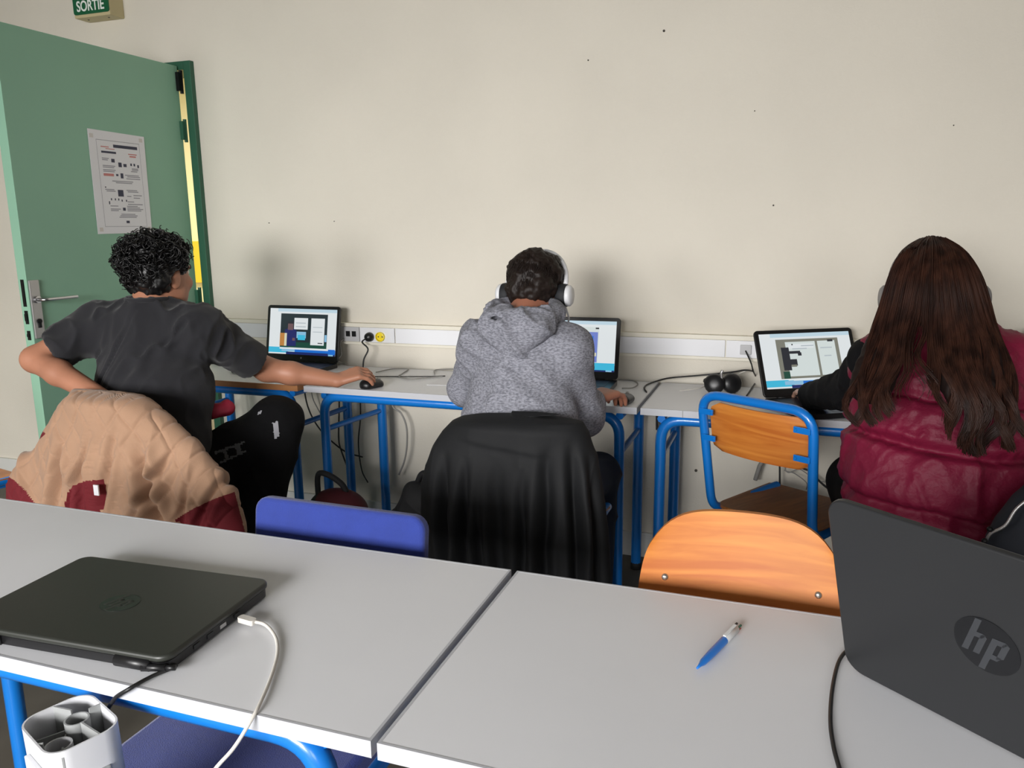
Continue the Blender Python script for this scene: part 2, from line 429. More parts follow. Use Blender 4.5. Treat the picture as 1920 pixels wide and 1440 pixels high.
# ================================================================== THE SETTING
def struct(b, name, m, parent=None, **kw): return b.build(name, m, parent, kind='structure', **kw)
DX0, DX1, DZ = -3.56, -2.63, 2.055          # doorway in the far wall
b = B(); b.box((XL-.2, W, -.05), (DX0, W+.15, ZC)); b.box((DX1, W, -.05), (XR+.2, W+.15, ZC)); b.box((DX0, W, DZ), (DX1, W+.15, ZC))
wall_far = struct(b, 'wall_far', 'wall')
for (x, y, r) in ((1245, 58, .0045), (1103, 113, .0028), (1305, 882, .006), (627, 415, .002), (1450, 385, .003), (1415, 208, .002), (505, 418, .002), (1788, 235, .002)):
    p = atY(x, y, W); c = B(); c.lathe([(r, 0), (r, .003), (r*.6, .006), (0, .0065)], (p[0], W, p[2]), (0, -1, 0), 8); c.build('nail', 'spot', wall_far, True)
b = B(); b.box((XL-.2, YN-.2, -.1), (XR+.2, W+2.6, 0)); struct(b, 'floor', 'floor')
b = B(); b.box((XL-.2, YN-.2, ZC), (XR+.2, W+.15, ZC+.1)); struct(b, 'ceiling', 'ceiling')
b = B(); b.box((XL-.2, YN-.2, 0), (XL, W, ZC)); struct(b, 'wall_left', 'wall')
b = B(); b.box((XR, YN-.2, 0), (XR+.2, W, ZC)); struct(b, 'wall_right', 'wall')
b = B(); b.box((XL, YN-.2, 0), (XR, YN, WZ0)); b.box((XL, YN-.2, WZ1), (XR, YN, ZC))
xs = [XL]+[x for w_ in WINS for x in w_]+[XR]
for i in range(0, len(xs), 2): b.box((xs[i], YN-.2, WZ0), (xs[i+1], YN, WZ1))
struct(b, 'wall_near', 'wall')
for i, (a, c) in enumerate(WINS):
    r = empty('window_%d' % (i+1), ((a+c)/2, YN-.1, WZ0), 0, kind='structure'); w2 = (c-a)/2; h = WZ1-WZ0
    f = B()
    for lo, hi in (((-w2, -.03, 0), (w2, .03, .05)), ((-w2, -.03, h-.05), (w2, .03, h)), ((-w2, -.03, .05), (-w2+.05, .03, h-.05)), ((w2-.05, -.03, .05), (w2, .03, h-.05)), ((-.03, -.03, .05), (.03, .03, h-.05))): f.box(lo, hi)
    f.build('window_frame', 'pvc', r)
    for s in (-1, 1):
        g = B(); x0, x1 = sorted((s*.03, s*(w2-.05))); g.box((x0, -.004, .05), (x1, .004, h-.05)); g.build('window_pane', 'window_glass', r)
    s_ = B(); s_.box((-w2, .03, -.03), (w2, .16, 0)); s_.build('window_sill', 'pvc', r)
# skirting of the far wall, in two runs
for x0, x1, n in ((XL, DX0-.04, 'baseboard_far_left'), (-2.593, XR, 'baseboard_far_right')):
    b = B(); b.box((x0, W-.014, 0), (x1, W, .105), .003); struct(b, n, 'skirting')
# corridor behind the doorway
b = B(); b.box((-5.4, W+2.5, 0), (XR+.2, W+2.65, ZC)); struct(b, 'wall_corridor', 'corridor_wall')
b = B(); b.box((-5.4, W+.15, ZC), (XR+.2, W+2.65, ZC+.1)); struct(b, 'ceiling_corridor', 'ceiling')
b = B(); b.box((-5.55, W+.15, 0), (-5.4, W+2.65, ZC)); struct(b, 'wall_corridor_end', 'corridor_wall')
b = B(); b.box((XR+.2, W+.15, 0), (XR+.35, W+2.65, ZC)); struct(b, 'wall_corridor_end_right', 'corridor_wall')
b = B(); b.box((-5.4, W+2.46, .9), (XR, W+2.498, 1.25), .004); struct(b, 'trim_corridor_rail', 'corridor_yellow')
# door frame
b = B()
for lo, hi in (((DX1-.002, W-.025, 0), (DX1+.037, W+.15, DZ+.035)), ((DX0-.037, W-.025, 0), (DX0+.002, W+.15, DZ+.035)), ((DX0+.002, W-.025, DZ-.002), (DX1-.002, W+.15, DZ+.035))): b.box(lo, hi, .003)
struct(b, 'trim_door_frame', 'frame')
# door leaf, open at a right angle into the room
door = empty('door_1', (-2.66, W-.03, 0), kind='structure')
DL = door.location
def dp(p): return (p[0]-DL[0], p[1]-DL[1], p[2]-DL[2])
LX0, LX1, LY0, LY1 = -2.70, -2.657, 2.165, 3.045
b = B(); b.box(dp((LX0, LY0, .008)), dp((LX1, LY1, 2.068)), .002); b.build('door_leaf', 'door', door)
for z in (1.79, 1.03, .28, 2.0):
    b = B(); b.tube([dp((-2.646, 3.052, z-.05)), dp((-2.646, 3.052, z+.05))], .008, 10); b.box(dp((-2.657, 3.03, z-.04)), dp((-2.64, 3.056, z+.04))); b.build('hinge', 'black_metal' if z > 1.9 else 'frame', door)
pl = B(); pl.box(dp((LX1, 2.168, .955)), dp((LX1+.009, 2.208, 1.172)), .003); plate = pl.build('handle_plate', 'steel', door)
h = B(); h.tube(bend_pts([dp((LX1+.005, 2.189, 1.10)), dp((LX1+.05, 2.189, 1.10)), dp((LX1+.052, 2.33, 1.10))], .015), .0065, 10); h.lathe([(.013, 0), (.013, .012), (0, .013)], dp((LX1+.008, 2.189, 1.10)), (1, 0, 0)); auto_smooth(h.build('door_handle', 'chrome', plate))
h = B(); h.lathe([(.009, 0), (.009, .006), (.006, .007), (0, .007)], dp((LX1+.008, 2.189, 1.02)), (1, 0, 0)); h.box(dp((LX1+.008, 2.184, .995)), dp((LX1+.014, 2.194, 1.02))); h.build('lock_cylinder', 'black_metal', plate)
for z0, z1 in ((1.075, 1.175), (1.01, 1.06), (.95, .985)):
    b = B(); b.box(dp((-2.687, LY0-.0015, z0)), dp((-2.671, LY0+.001, z1))); b.box(dp((-2.684, LY0-.006 if z1 < 1.17 else LY0-.003, z0+.012)), dp((-2.673, LY0, z1-.012))); b.build('latch_plate', 'black_metal', door)
# cable trunking along the far wall
tr = empty('trim_trunking', (0, W, .89), kind='structure'); TF = W-.048
b = B()
b.box((-2.56, -.04, -.045), (XR, 0, .045)); b.box((-2.56, -.046, .032), (XR, -.03, .047), .002); b.box((-2.56, -.046, -.047), (XR, -.03, -.036), .002)
b.build('trunking_channel', 'pvc_cream', tr)
for x0, x1 in ((-2.558, -1.897), (-1.607, -.225), (-.035, XR)):
    b = B(); b.box((x0, -.049, -.034), (x1, -.038, .03), .002); b.build('trunking_cover', 'pvc', tr)
b = B(); b.box((-1.893, -.05, -.034), (-1.785, -.038, .03), .002); g = b.build('socket_plate', 'pvc_grey', tr)
c = B(); c.box((-1.85, -.053, -.012), (-1.83, -.049, .012), .001); c.box((-1.82, -.053, -.012), (-1.80, -.049, .012), .001); c.build('network_port', 'black_plastic', g)
b = B(); b.box((-1.781, -.05, -.034), (-1.612, -.038, .03), .002); g = b.build('socket_plate', 'pvc', tr)
c = B(); c.lathe([(.021, .0), (.021, .012), (.018, .013), (.017, .004), (0, .004)], (-1.678, -.05, -.008), (0, -1, 0), 20); c.build('yellow_socket', 'yellow', g)
for dx in (-.0095, .0095):
    c = B(); c.lathe([(.003, .0), (.003, .002), (0, .002)], (-1.678+dx, -.054, -.008), (0, -1, 0), 8); c.build('socket_hole', 'spot', g)
b = B(); b.box((-.221, -.05, -.034), (-.039, -.038, .03), .002); g = b.build('socket_plate', 'pvc', tr)
c = B(); c.box((-.17, -.06, -.02), (-.13, -.049, .016), .003); c.build('network_port', 'pvc_grey', g)

# ================================================================== FURNITURE
def desk(name, x0, x1, y0, y1, label, group, edge='laminate_edge', ix=.065, lx=None, yaw=0, rear=None):
    cx, cy = (x0+x1)/2, (y0+y1)/2; r = empty(name, (cx, cy, 0), yaw, label, 'desk', group); w, d = (x1-x0)/2, (y1-y0)/2; t = .022; z = .75; e = .004
    b = B(); b.box((-w+e, -d+e, z-t), (w-e, d-e, z)); b.build('desk_top', 'laminate', r)
    b = B(); b.box((-w, -d, z-t-.0005), (w, -d+e, z+.0003)); b.box((-w, d-e, z-t-.0005), (w, d, z+.0003)); b.box((-w, -d+e, z-t-.0005), (-w+e, d-e, z+.0003)); b.box((w-e, -d+e, z-t-.0005), (w, d-e, z+.0003)); b.build('edge_band', edge, r)
    R = .0185; zt = z-t-R; a = w-ix; fy = -d+.035
    b = B(); b.tube(bend_pts([(-a, fy, .012), (-a, fy, zt), (a, fy, zt), (a, fy, .012)], .075, 8), R, 14); auto_smooth(b.build('front_frame', 'blue', r))
    ry = d-.06
    for s in (-1, 1):
        ax = a if rear is None else rear[0 if s < 0 else 1]
        ax = s*ax if rear is None else ax
        b = B(); b.tube([(ax, ry, .012), (ax, ry, zt)], .02, 12); auto_smooth(b.build('leg', 'blue', r))
        b = B(); b.tube([(s*a, fy, .575), (ax, ry, .575)], .011, 10); auto_smooth(b.build('side_rail', 'blue', r))
        b = B(); b.tube([(s*a, fy, zt), (ax, ry, zt)], .014, 8); b.build('top_rail', 'blue', r)
        for px, py in ((s*a, fy), (ax, ry)):
            b = B(); b.lathe([(.0, 0), (.022, 0), (.022, .02), (.019, .03)], (px, py, 0), n=14); b.build('foot', 'rubber', r, True)
    return r
WD = 'wall desks under the trunking'
desk('school_desk', -1.762, -.466, 2.556, 3.01, 'white wall desk with blue tube frame in front of the grey hoodie', WD, rear=(-.53, .585))
d3 = desk('school_desk', -.454, .846, 2.556, 3.01, 'white wall desk at right with the headset and tilted laptop', WD)
for x in (-.315,):
    b = B(); b.box((x-.0015+.258-.454, -.2275, .727), (x+.0015+.258-.454, -.2268, .7505)); b.build('edge_joint', 'grey_plastic', d3)
desk('school_desk', -2.49, -1.79, 2.556, 3.01, 'short wall desk with brown wooden edge beside the green door', WD, edge='beech_edge', ix=.05, rear=(-.3, .325))
FT = 'front tables pushed together'
desk('front_table', -1.743, -.4435, .733, 1.236, 'front table at left carrying the closed grey laptop', FT, ix=.09)
desk('front_table', -.4335, .867, .729, 1.232, 'front table at right carrying the pen and open laptop', FT, ix=.09, yaw=rad(-.3))

def panel(w, h, t, z0, y0, lean, curve, rc, n=14, m=10, top=0):
    """curved plywood panel, local: x across, z up, concave towards +y; rounded corners via rounded-rectangle mapping"""
    bm = bmesh.new(); G = []
    for j in range(m+1):
        row = []
        for i in range(n+1):
            u = -1+2*i/n; v = j/m
            # squeeze corners
            x = u*w/2; z = v*h
            dz = min(z, h-z) if rc else 9
            if rc and dz < rc:
                k = rc-math.sqrt(max(0, rc*rc-(rc-dz)**2)); x = u*(w/2-k)
            zz = z0+z+(top*(1-u*u)*(v**2) if top else 0)
            row.append((x, y0-lean*z+curve*(u*u), zz))
        G.append(row)
    vs = [p for r_ in G for p in r_]; N = len(vs); vs2 = [(p[0], p[1]-t, p[2]) for p in vs]; fs = []
    for j in range(m):
        for i in range(n):
            a = j*(n+1)+i; fs.append((a, a+1, a+n+2, a+n+1)); fs.append((N+a, N+a+n+1, N+a+n+2, N+a+1))
    ring = [i for i in range(n+1)]+[j*(n+1)+n for j in range(1, m+1)]+[m*(n+1)+i for i in range(n-1, -1, -1)]+[j*(n+1) for j in range(m-1, 0, -1)]
    for i in range(len(ring)): a, c = ring[i], ring[(i+1) % len(ring)]; fs.append((a, N+a, N+c, c))
    return vs+vs2, fs
def seat_mesh(w0, w1, y0, y1, z, t=.011, rc=.05):
    poly = []
    for (x, y) in rrect(1, 1, .12, 5): k = (y+.5); poly.append((x*(w0+(w1-w0)*k), y0+(y1-y0)*k))
    b = B(); n = len(poly); lo = [(x, y, z-t-.02*max(0, (y-y1+.1)/.1)**2) for x, y in poly]; hi = [(x, y, z-.02*max(0, (y-y1+.1)/.1)**2) for x, y in poly]
    b.add(lo+hi, [tuple(range(n))[::-1], tuple(range(n, 2*n))]+[(i, (i+1) % n, n+(i+1) % n, n+i) for i in range(n)]); return b
def legs(r, w, yf, yb, zs, R=.0125, m='blue'):
    for s in (-1, 1):
        for y, yt in ((yf, yf-.05), (yb, yb+.07)):
            b = B(); b.tube([(s*(w+.02), y, .008), (s*w, yt, zs)], R, 10); auto_smooth(b.build('leg', m, r))
            b = B(); b.lathe([(0, 0), (.016, 0), (.016, .018), (.013, .025)], (s*(w+.02), y, 0), n=10); b.build('foot_cap', 'rubber', r, True)
        b = B(); b.tube([(s*w, yf-.05, zs), (s*w, yb+.07, zs)], R, 10); b.build('leg_rail', m, r)
def chair_tube(loc, az, label, group='blue tube chairs with wooden backs', T=.838):
    """az: heading of the sitter, degrees right of +Y"""
    r = empty('school_chair', (loc[0], loc[1], 0), rad(-az), label, 'chair', group)
    P = bend_pts([(.165, .17, .447), (.172, -.2, .447), (.186, -.262, T), (-.186, -.262, T), (-.172, -.2, .447), (-.165, .17, .447)], .07, 8)
    b = B(); b.tube(P, .0142, 12); auto_smooth(b.build('back_frame', 'blue', r))
    v, f = panel(.33, .158, .010, T-.183, -.228, .16, .018, .035); b = B(); b.add(v, f); auto_smooth(b.build('backrest', 'beech', r), 60)
    for s in (-1, 1):
        for z in (T-.053, T-.138):
            b = B(); yy = -.2-.062*(z-.447)/(T-.447); xx = .172+.014*(z-.447)/(T-.447)
            b.box((min(s*xx, s*(xx-.05)), yy-.016-.004, z-.009), (max(s*xx, s*(xx-.05)), yy-.016+.002, z+.009), .002); b.lathe([(.005, 0), (.004, .003), (0, .003)], (s*(xx-.042), yy-.02, z), (0, -1, 0), 8); b.build('bracket', 'blue', r)
    auto_smooth(seat_mesh(.34, .36, -.19, .19, .465).build('seat', 'beech_dark', r))
    legs(r, .15, .2, -.25, .43)
    return r
chair_tube((.045, 2.575), 30, 'empty blue tube chair with wooden backrest pushed under right wall desk')
chair_tube((-2.02, 2.10), -14, 'blue tube chair under the tan quilted jacket', T=.765)
chair_tube((-.70, 2.25), 2, 'blue tube chair under the black jacket', T=.785)
chair_tube((.40, 2.12), -62, 'blue tube chair under the dark coat at the right edge', T=.80)
chair_tube((-2.885, 1.93), 12, 'wooden chair by the green door at the left edge')

# wooden shell chair, seen from the front behind the right front table
r = empty('wooden_chair', (-.050, 1.11, 0), rad(180+2), 'wooden chair with rounded backrest and two rivets behind front table', 'chair')
v, f = panel(.355, .207, .011, .645, -.205, .28, .022, .0, 28, 14, top=.0)
# rounded top outline
def shape_top(v, w, z0, h):
    o = []
    for x, y, z in v:
        k = (z-z0)/h; u = x/(w/2); e = (1-.05*u*u-abs(u)**5*.24); zz = z0+(z-z0)*(e if k > 0 else 1); xx = x*(1-.06*k-.06*k**6); o.append((xx, y+(z-zz)*.28, zz))
    return o
v = shape_top(v, .355, .645, .207); b = B(); b.add(v, f); auto_smooth(b.build('backrest', 'beech', r), 60)
for x in (-.128, .128):
    b = B(); b.lathe([(.0065, 0), (.0055, .002), (.003, .0035), (0, .0038)], (x, -.205-.28*.09+.022*(x/.1775)**2+.0005, .735), (0, 1, .28), 12); b.build('rivet', 'rivet', r, True)
    b = B(); b.tube(bend_pts([(x, -.245, .76), (x, -.21, .6), (x, -.19, .43), (x, .12, .43)], .05), .0125, 10); b.build('back_tube', 'blue', r, True)
auto_smooth(seat_mesh(.36, .38, -.18, .21, .455).build('seat', 'beech', r)); legs(r, .15, .2, -.24, .43)

# blue padded chair behind the left front table
r = empty('padded_chair', (-.855, 1.10, 0), rad(180-1), 'chair with blue fabric backrest behind the left front table', 'chair')
bm = bmesh.new(); b = B(); b.prism(rrect(.40, .20, .03, 5), (0, -.235, .690), (1, 0, 0), (0, -.14, 1), (0, 1, .14), .03)
o = b.build('backrest', 'blue_fabric', r); md = o.modifiers.new('bev', 'BEVEL'); md.width = .008; md.segments = 3; auto_smooth(o, 75)
b = B(); b.prism(rrect(.42, .42, .06, 5), (0, .02, .425), (1, 0, 0), (0, 1, 0), (0, 0, 1), .045); o = b.build('seat', 'blue_fabric', r); md = o.modifiers.new('bev', 'BEVEL'); md.width = .012; md.segments = 3; auto_smooth(o, 75)
for s in (-1, 1):
    b = B(); b.tube(bend_pts([(s*.12, -.235, .72), (s*.12, -.22, .41), (s*.12, .1, .41)], .05), .0125, 10); b.build('back_tube', 'black_metal', r, True)
legs(r, .17, .2, -.24, .42, m='black_metal')

# ================================================================== LAPTOPS
def hp_mark(b, o, ux, uy, un, s, t):
    """two slanted letters cut as bars and arches; o centre, s oval half height"""
    def P(x, y): sh = .36; return (s*(x+sh*y), s*y)
    def poly(pts): b.prism([P(*p) for p in pts], o, ux, uy, un, t)
    wd = .20
    # h: long ascender, shoulder, short leg
    poly([(-.62, -.42), (-.62+wd, -.42), (-.62+wd, .93), (-.62, .93)])
    poly([(-.62+wd, .22), (-.20, .22), (-.13, .36), (-.24, .42), (-.62+wd, .42)])
    poly([(-.27, -.42), (-.27+wd, -.42), (-.27+wd, .30), (-.20, .40), (-.27, .34)])
    # p: long descender, bowl
    poly([(.06, -.93), (.06+wd, -.93), (.06+wd, .42), (.06, .42)])
    poly([(.06+wd, .22), (.44, .22), (.52, .36), (.44, .42), (.06+wd, .42)])
    poly([(.40, -.36), (.40+wd, -.24), (.40+wd, .30), (.46, .40), (.40, .34)])
    poly([(.06+wd, -.42), (.46, -.42), (.55, -.24), (.40, -.22), (.06+wd, -.22)])
def laptop(name, loc, yaw, tilt, label, group, w=.362, d=.245, h=.235, body='laptop_black', lidm='laptop_black', screen=None, logo=None, rc=.014, drop=.02):
    """origin at hinge on the table; user on the -y side"""
    r = empty(name, loc, yaw, label, 'laptop', group)
    b = B(); b.prism(rrect(w, d, .012), (0, -d/2, 0.002), (1, 0, 0), (0, 1, 0), (0, 0, 1), .017); base = b.build('base', body, r); auto_smooth(base, 50)
    b = B(); b.prism(rrect(w-.05, d*.46, .004), (0, -d*.33, .019), (1, 0, 0), (0, 1, 0), (0, 0, 1), .0008); b.build('keyboard', 'laptop_navy', base)
    b = B(); b.prism(rrect(.10, d*.30, .004), (-.02, -d*.79, .019), (1, 0, 0), (0, 1, 0), (0, 0, 1), .0006); b.build('touchpad', 'laptop_black', base)
    up = V(0, math.sin(tilt), math.cos(tilt)); nu = V(0, -math.cos(tilt), math.sin(tilt)); o = V(0, 0 if drop > .01 else .010, drop)
    b = B(); b.prism(rrect(w, h, rc, 6), o+up*h/2-nu*.004, (1, 0, 0), up, nu, .009)
    lid = b.build('lid', lidm, r); md = lid.modifiers.new('bev', 'BEVEL'); md.width = .002; md.segments = 2; auto_smooth(lid, 50)
    for s in (-1, 1):
        q = B(); q.tube([(s*w*.28-.03, .002, .017), (s*w*.28+.03, .002, .017)], .008, 10); q.build('hinge', 'black_plastic', r, True)
    if screen:
        b = B(); names = []; sw, sh = w-.03, h-.042; oo = o+up*.028+nu*.0056-V(sw/2, 0, 0); lev = {}
        for i, (m, x0, y0, x1, y1) in enumerate(screen):
            if m not in names: names.append(m)
            b.cur = names.index(m); b.quad(oo+nu*(.00012*(i+1)), V(1, 0, 0)*sw, up*sh, x0, y0, x1, y1)
        b.build('screen', names, lid)
        q = B(); q.lathe([(.004, 0), (.004, .0006), (0, .0006)], o+up*.014+nu*.0052, nu, 12); q.build('lid_mark', 'steel', lid)
    if logo:
        b = B(); el = [(.036*math.cos(a), .036*math.sin(a)) for a in np.linspace(0, 2*PI, 33)[:-1]]
        oo = o+up*h*.52-nu*.0042; b.prism(el, oo, (-1, 0, 0), up, -nu, .0006); lg = b.build('logo_disc', logo[0], lid)
        b = B(); hp_mark(b, oo-nu*.0006, V(-1, 0, 0), up, -nu, .036, .0005); b.build('logo_letters', logo[1], lg)
    return r
deskbar = [('s_white', 0, 0, 1, 1), ('s_pale', .12, .93, 1, 1), ('s_cyan', 0, .03, .3, .15), ('s_sky', .2, .06, .6, .13), ('s_blue', .4, .03, 1, .12), ('s_navy', .27, 0, 1, .055), ('s_sky', .9, .0, .97, .06)]
S1 = deskbar+[('s_dark', .17, .15, .87, .89), ('s_green', .17, .15, .87, .27), ('s_white', .17, .11, .9, .145), ('s_white', .375, .55, .58, .80), ('s_line', .40, .60, .55, .62), ('s_line', .40, .68, .55, .70), ('s_white', .63, .22, .83, .80), ('s_line', .66, .6, .8, .615), ('s_line', .66, .5, .8, .515), ('s_ink', .74, .255, .81, .275), ('s_sky', .42, .36, .56, .5), ('s_cyan', .44, .32, .55, .43), ('s_suit', .24, .18, .415, .54), ('s_suit', .27, .5, .38, .56), ('s_skin', .285, .53, .365, .70), ('s_ink', .28, .67, .37, .72), ('s_wood', .17, .18, .275, .46), ('s_yellow', .24, .18, .275, .46), ('s_skin', .36, .30, .40, .36), ('s_sky', .84, .3, .87, .45), ('s_blue', .9, .03, 1, .14)]
S2 = deskbar+[('s_paper', .36, .15, .80, .88), ('s_violet', .38, .18, .79, .78), ('s_pink', .38, .5, .58, .78), ('s_sky', .58, .32, .74, .5), ('s_white', .62, .5, .74, .62), ('s_yellow', .66, .30, .78, .37), ('s_blue', .64, .56, .74, .70), ('s_white', .56, .48, .68, .56), ('s_sky', .5, .2, .72, .32), ('s_ink', .76, .84, .80, .87), ('s_cyan', .75, .03, 1, .17)]
S3 = deskbar+[('s_grey', .17, .17, .86, .89), ('s_paper', .27, .21, .60, .84), ('s_white', .30, .72, .58, .80), ('s_line', .34, .70, .5, .72), ('s_line', .44, .75, .58, .77), ('s_paper', .625, .21, .82, .84), ('s_line', .65, .7, .78, .72), ('s_line', .68, .55, .76, .57), ('s_ink', .74, .82, .80, .86), ('s_ink', .215, .32, .30, .74), ('s_ink', .30, .62, .42, .67), ('s_ink', .39, .58, .43, .64), ('s_ink', .28, .40, .37, .52), ('s_grey', .30, .38, .36, .42), ('s_green', .20, .17, .27, .30), ('s_ink', .335, .775, .35, .8), ('s_white', .24, .135, .8, .165)]
WL = 'open laptops on the wall desks'
laptop('laptop', (-2.035, 2.95, .751), rad(-1), rad(11), 'open laptop showing a lecturer on screen, on the short wall desk', WL, screen=S1, w=.378, h=.245)
laptop('laptop', (-.786, 2.905, .751), rad(1.7), rad(13), 'open laptop half hidden behind the grey hoodie', WL, screen=S2)
laptop('laptop', (.09, 2.825, .751), rad(30.3), rad(24.4), 'open laptop turned towards the person in the burgundy vest', WL, screen=S3, w=.37)
laptop('laptop', (.905, 2.93, .751), rad(-4), rad(14), 'black laptop lid at the right edge behind the long brown hair', WL, screen=deskbar)
laptop('laptop', (.257, .970, .751), rad(141.2), rad(15.2), 'open dark grey laptop seen from behind on the right front table', None, w=.385, d=.255, h=.269, drop=.002, body='laptop_black', lidm='laptop', logo=('logo_dark', 'logo_letter'), rc=.026)
# closed laptop on the left front table, hinge towards the camera
cl = empty('closed_laptop', (-.975, .884, .750), rad(3), 'closed dark olive grey laptop on the left front table', 'laptop')
b = B(); b.prism(rrect(.376, .246, .014), (0, 0, .003), (1, 0, 0), (0, 1, 0), (0, 0, 1), .013); base = b.build('base', 'laptop_black', cl); auto_smooth(base, 50)
b = B(); b.prism(rrect(.384, .254, .02, 6), (0, 0, .0175), (1, 0, 0), (0, 1, 0), (0, 0, 1), .0105); lid = b.build('lid', 'laptop_olive', cl); md = lid.modifiers.new('bev', 'BEVEL'); md.width = .004; md.segments = 3; auto_smooth(lid, 50)
b = B(); el = [(.03*math.cos(a), .028*math.sin(a)) for a in np.linspace(0, 2*PI, 33)[:-1]]; b.prism(el, (.01, -.01, .0281), (1, 0, 0), (0, 1, 0), (0, 0, 1), .0004); lg = b.build('logo_disc', 'logo_olive', lid)
b = B(); hp_mark(b, V(.01, -.01, .0285), V(1, 0, 0), V(0, 1, 0), V(0, 0, 1), .028, .0003); b.build('logo_letters', 'laptop_olive', lg)
for x in (-.13, .135):
    b = B(); b.tube([(x-.028, -.124, .012), (x+.028, -.124, .012)], .0095, 12); b.build('hinge', 'black_plastic', cl, True)
for y in (-.06, -.03, .0, .035):
    b = B(); b.box((.187, y-.007, .007), (.1893, y+.007, .013)); b.build('port', 'steel' if y == 0 else 'pen_black', cl)
for x, y in ((-.15, .09), (.15, .09), (-.15, -.09), (.15, -.09)):
    b = B(); b.lathe([(0, 0), (.008, 0), (.008, .004), (0, .004)], (x, y, -.0005), n=10); b.build('foot', 'rubber', cl)

# ================================================================== SIGN AND POSTER
p0 = V(-3.152, 2.99, 2.312)
sg = empty('exit_sign', (-3.05, W, 2.30), label='green exit sign reading SORTIE on a beige box above the door', cat='sign')
b = B(); b.box((-.115, -.085, .0), (.093, 0, .16), .006); b.build('sign_body', 'sign_body', sg)
b = B(); b.prism(rrect(.206, .142, .012), (-.01, -.085, .084), (1, 0, 0), (0, 0, 1), (0, -1, 0), .004); fc = b.build('sign_face', 'sign_green', sg)
me = text_mesh('SORTIE', .062, .0006, sx=.80, bold=.0012); o = mesh_obj('lettering', me, 'white_print', fc); o.rotation_euler = (rad(90), 0, 0); o.location = (-.012, -.0895, .0455)
for x in (-.07, .05):
    b = B(); b.lathe([(.004, 0), (.004, .002), (0, .002)], (x, -.05, .0), (0, 0, -1), 8); b.build('screw', 'spot', sg)
PX = LX1
ps = empty('door_poster', (PX+.001, 2.656, 1.335), label='white printed notice sheet taped on the green door', cat='poster')
# poster plane: across = +Y, up = +Z, facing +X
b = B(); b.prism([(-.147, 0), (.143, .003), (.149, .405), (-.143, .41)], (0, 0, 0), (0, 1, 0), (0, 0, 1), (1, 0, 0), .0012); sheet = b.build('sheet', 'paper', ps)
b = B(); names = ['ink_grey', 'ink_dark', 'ink_red']
def bar(m, x0, y0, x1, y1, t=.0014): b.cur = names.index(m); b.quad((t, -.145, .0), (0, .29, 0), (0, 0, .41), x0, y0, x1, y1)
for q in ((.13, .07, .135, .91), (.90, .07, .905, .91), (.13, .905, .905, .91), (.13, .07, .905, .074)): bar('ink_grey', *q, .00135)
bar('ink_dark', .42, .845, .86, .875); bar('ink_dark', .2, .785, .46, .805); bar('ink_red', .2, .84, .34, .85); bar('ink_red', .28, .825, .44, .832); bar('ink_red', .68, .79, .84, .80); bar('ink_red', .7, .765, .82, .78); bar('ink_red', .2, .565, .38, .59)
for x, y, w_, h_ in ((.36, .70, .06, .035), (.48, .66, .06, .045), (.50, .55, .05, .05), (.42, .37, .1, .065), (.57, .665, .06, .03), (.70, .68, .03, .025), (.76, .68, .03, .025), (.83, .665, .03, .03), (.42, .57, .04, .02), (.48, .23, .05, .03), (.28, .33, .02, .02), (.35, .33, .02, .02), (.41, .33, .02, .02), (.47, .32, .02, .02), (.55, .32, .02, .02), (.52, .105, .06, .025), (.2, .45, .02, .012), (.24, .29, .02, .03)): bar('ink_dark', x, y, x+w_, y+h_)
for x0, x1, y in ((.2, .32, .73), (.2, .3, .715), (.2, .42, .66), (.2, .4, .645), (.2, .42, .62), (.2, .4, .605), (.58, .84, .58), (.62, .86, .565), (.6, .86, .545), (.34, .72, .515), (.4, .7, .50), (.2, .36, .43), (.22, .38, .415), (.58, .78, .43), (.6, .8, .415), (.7, .86, .38), (.58, .66, .37), (.7, .82, .355), (.58, .7, .315), (.26, .4, .27), (.26, .44, .24), (.26, .4, .225), (.58, .86, .29), (.56, .76, .27), (.56, .8, .255), (.56, .86, .24), (.56, .82, .225), (.44, .7, .19), (.42, .74, .175), (.4, .72, .16), (.7, .82, .62), (.72, .84, .635), (.72, .84, .648)): bar('ink_grey', x0, y, x1, y+.009)
b.build('print', names, sheet)
for x, z in ((-.128, .385), (.128, .388), (-.128, .018), (.128, .02)):
    c = B(); c.box((.0012, x-.009, z-.008), (.0018, x+.009, z+.008)); c.build('tape', 'tape', ps)

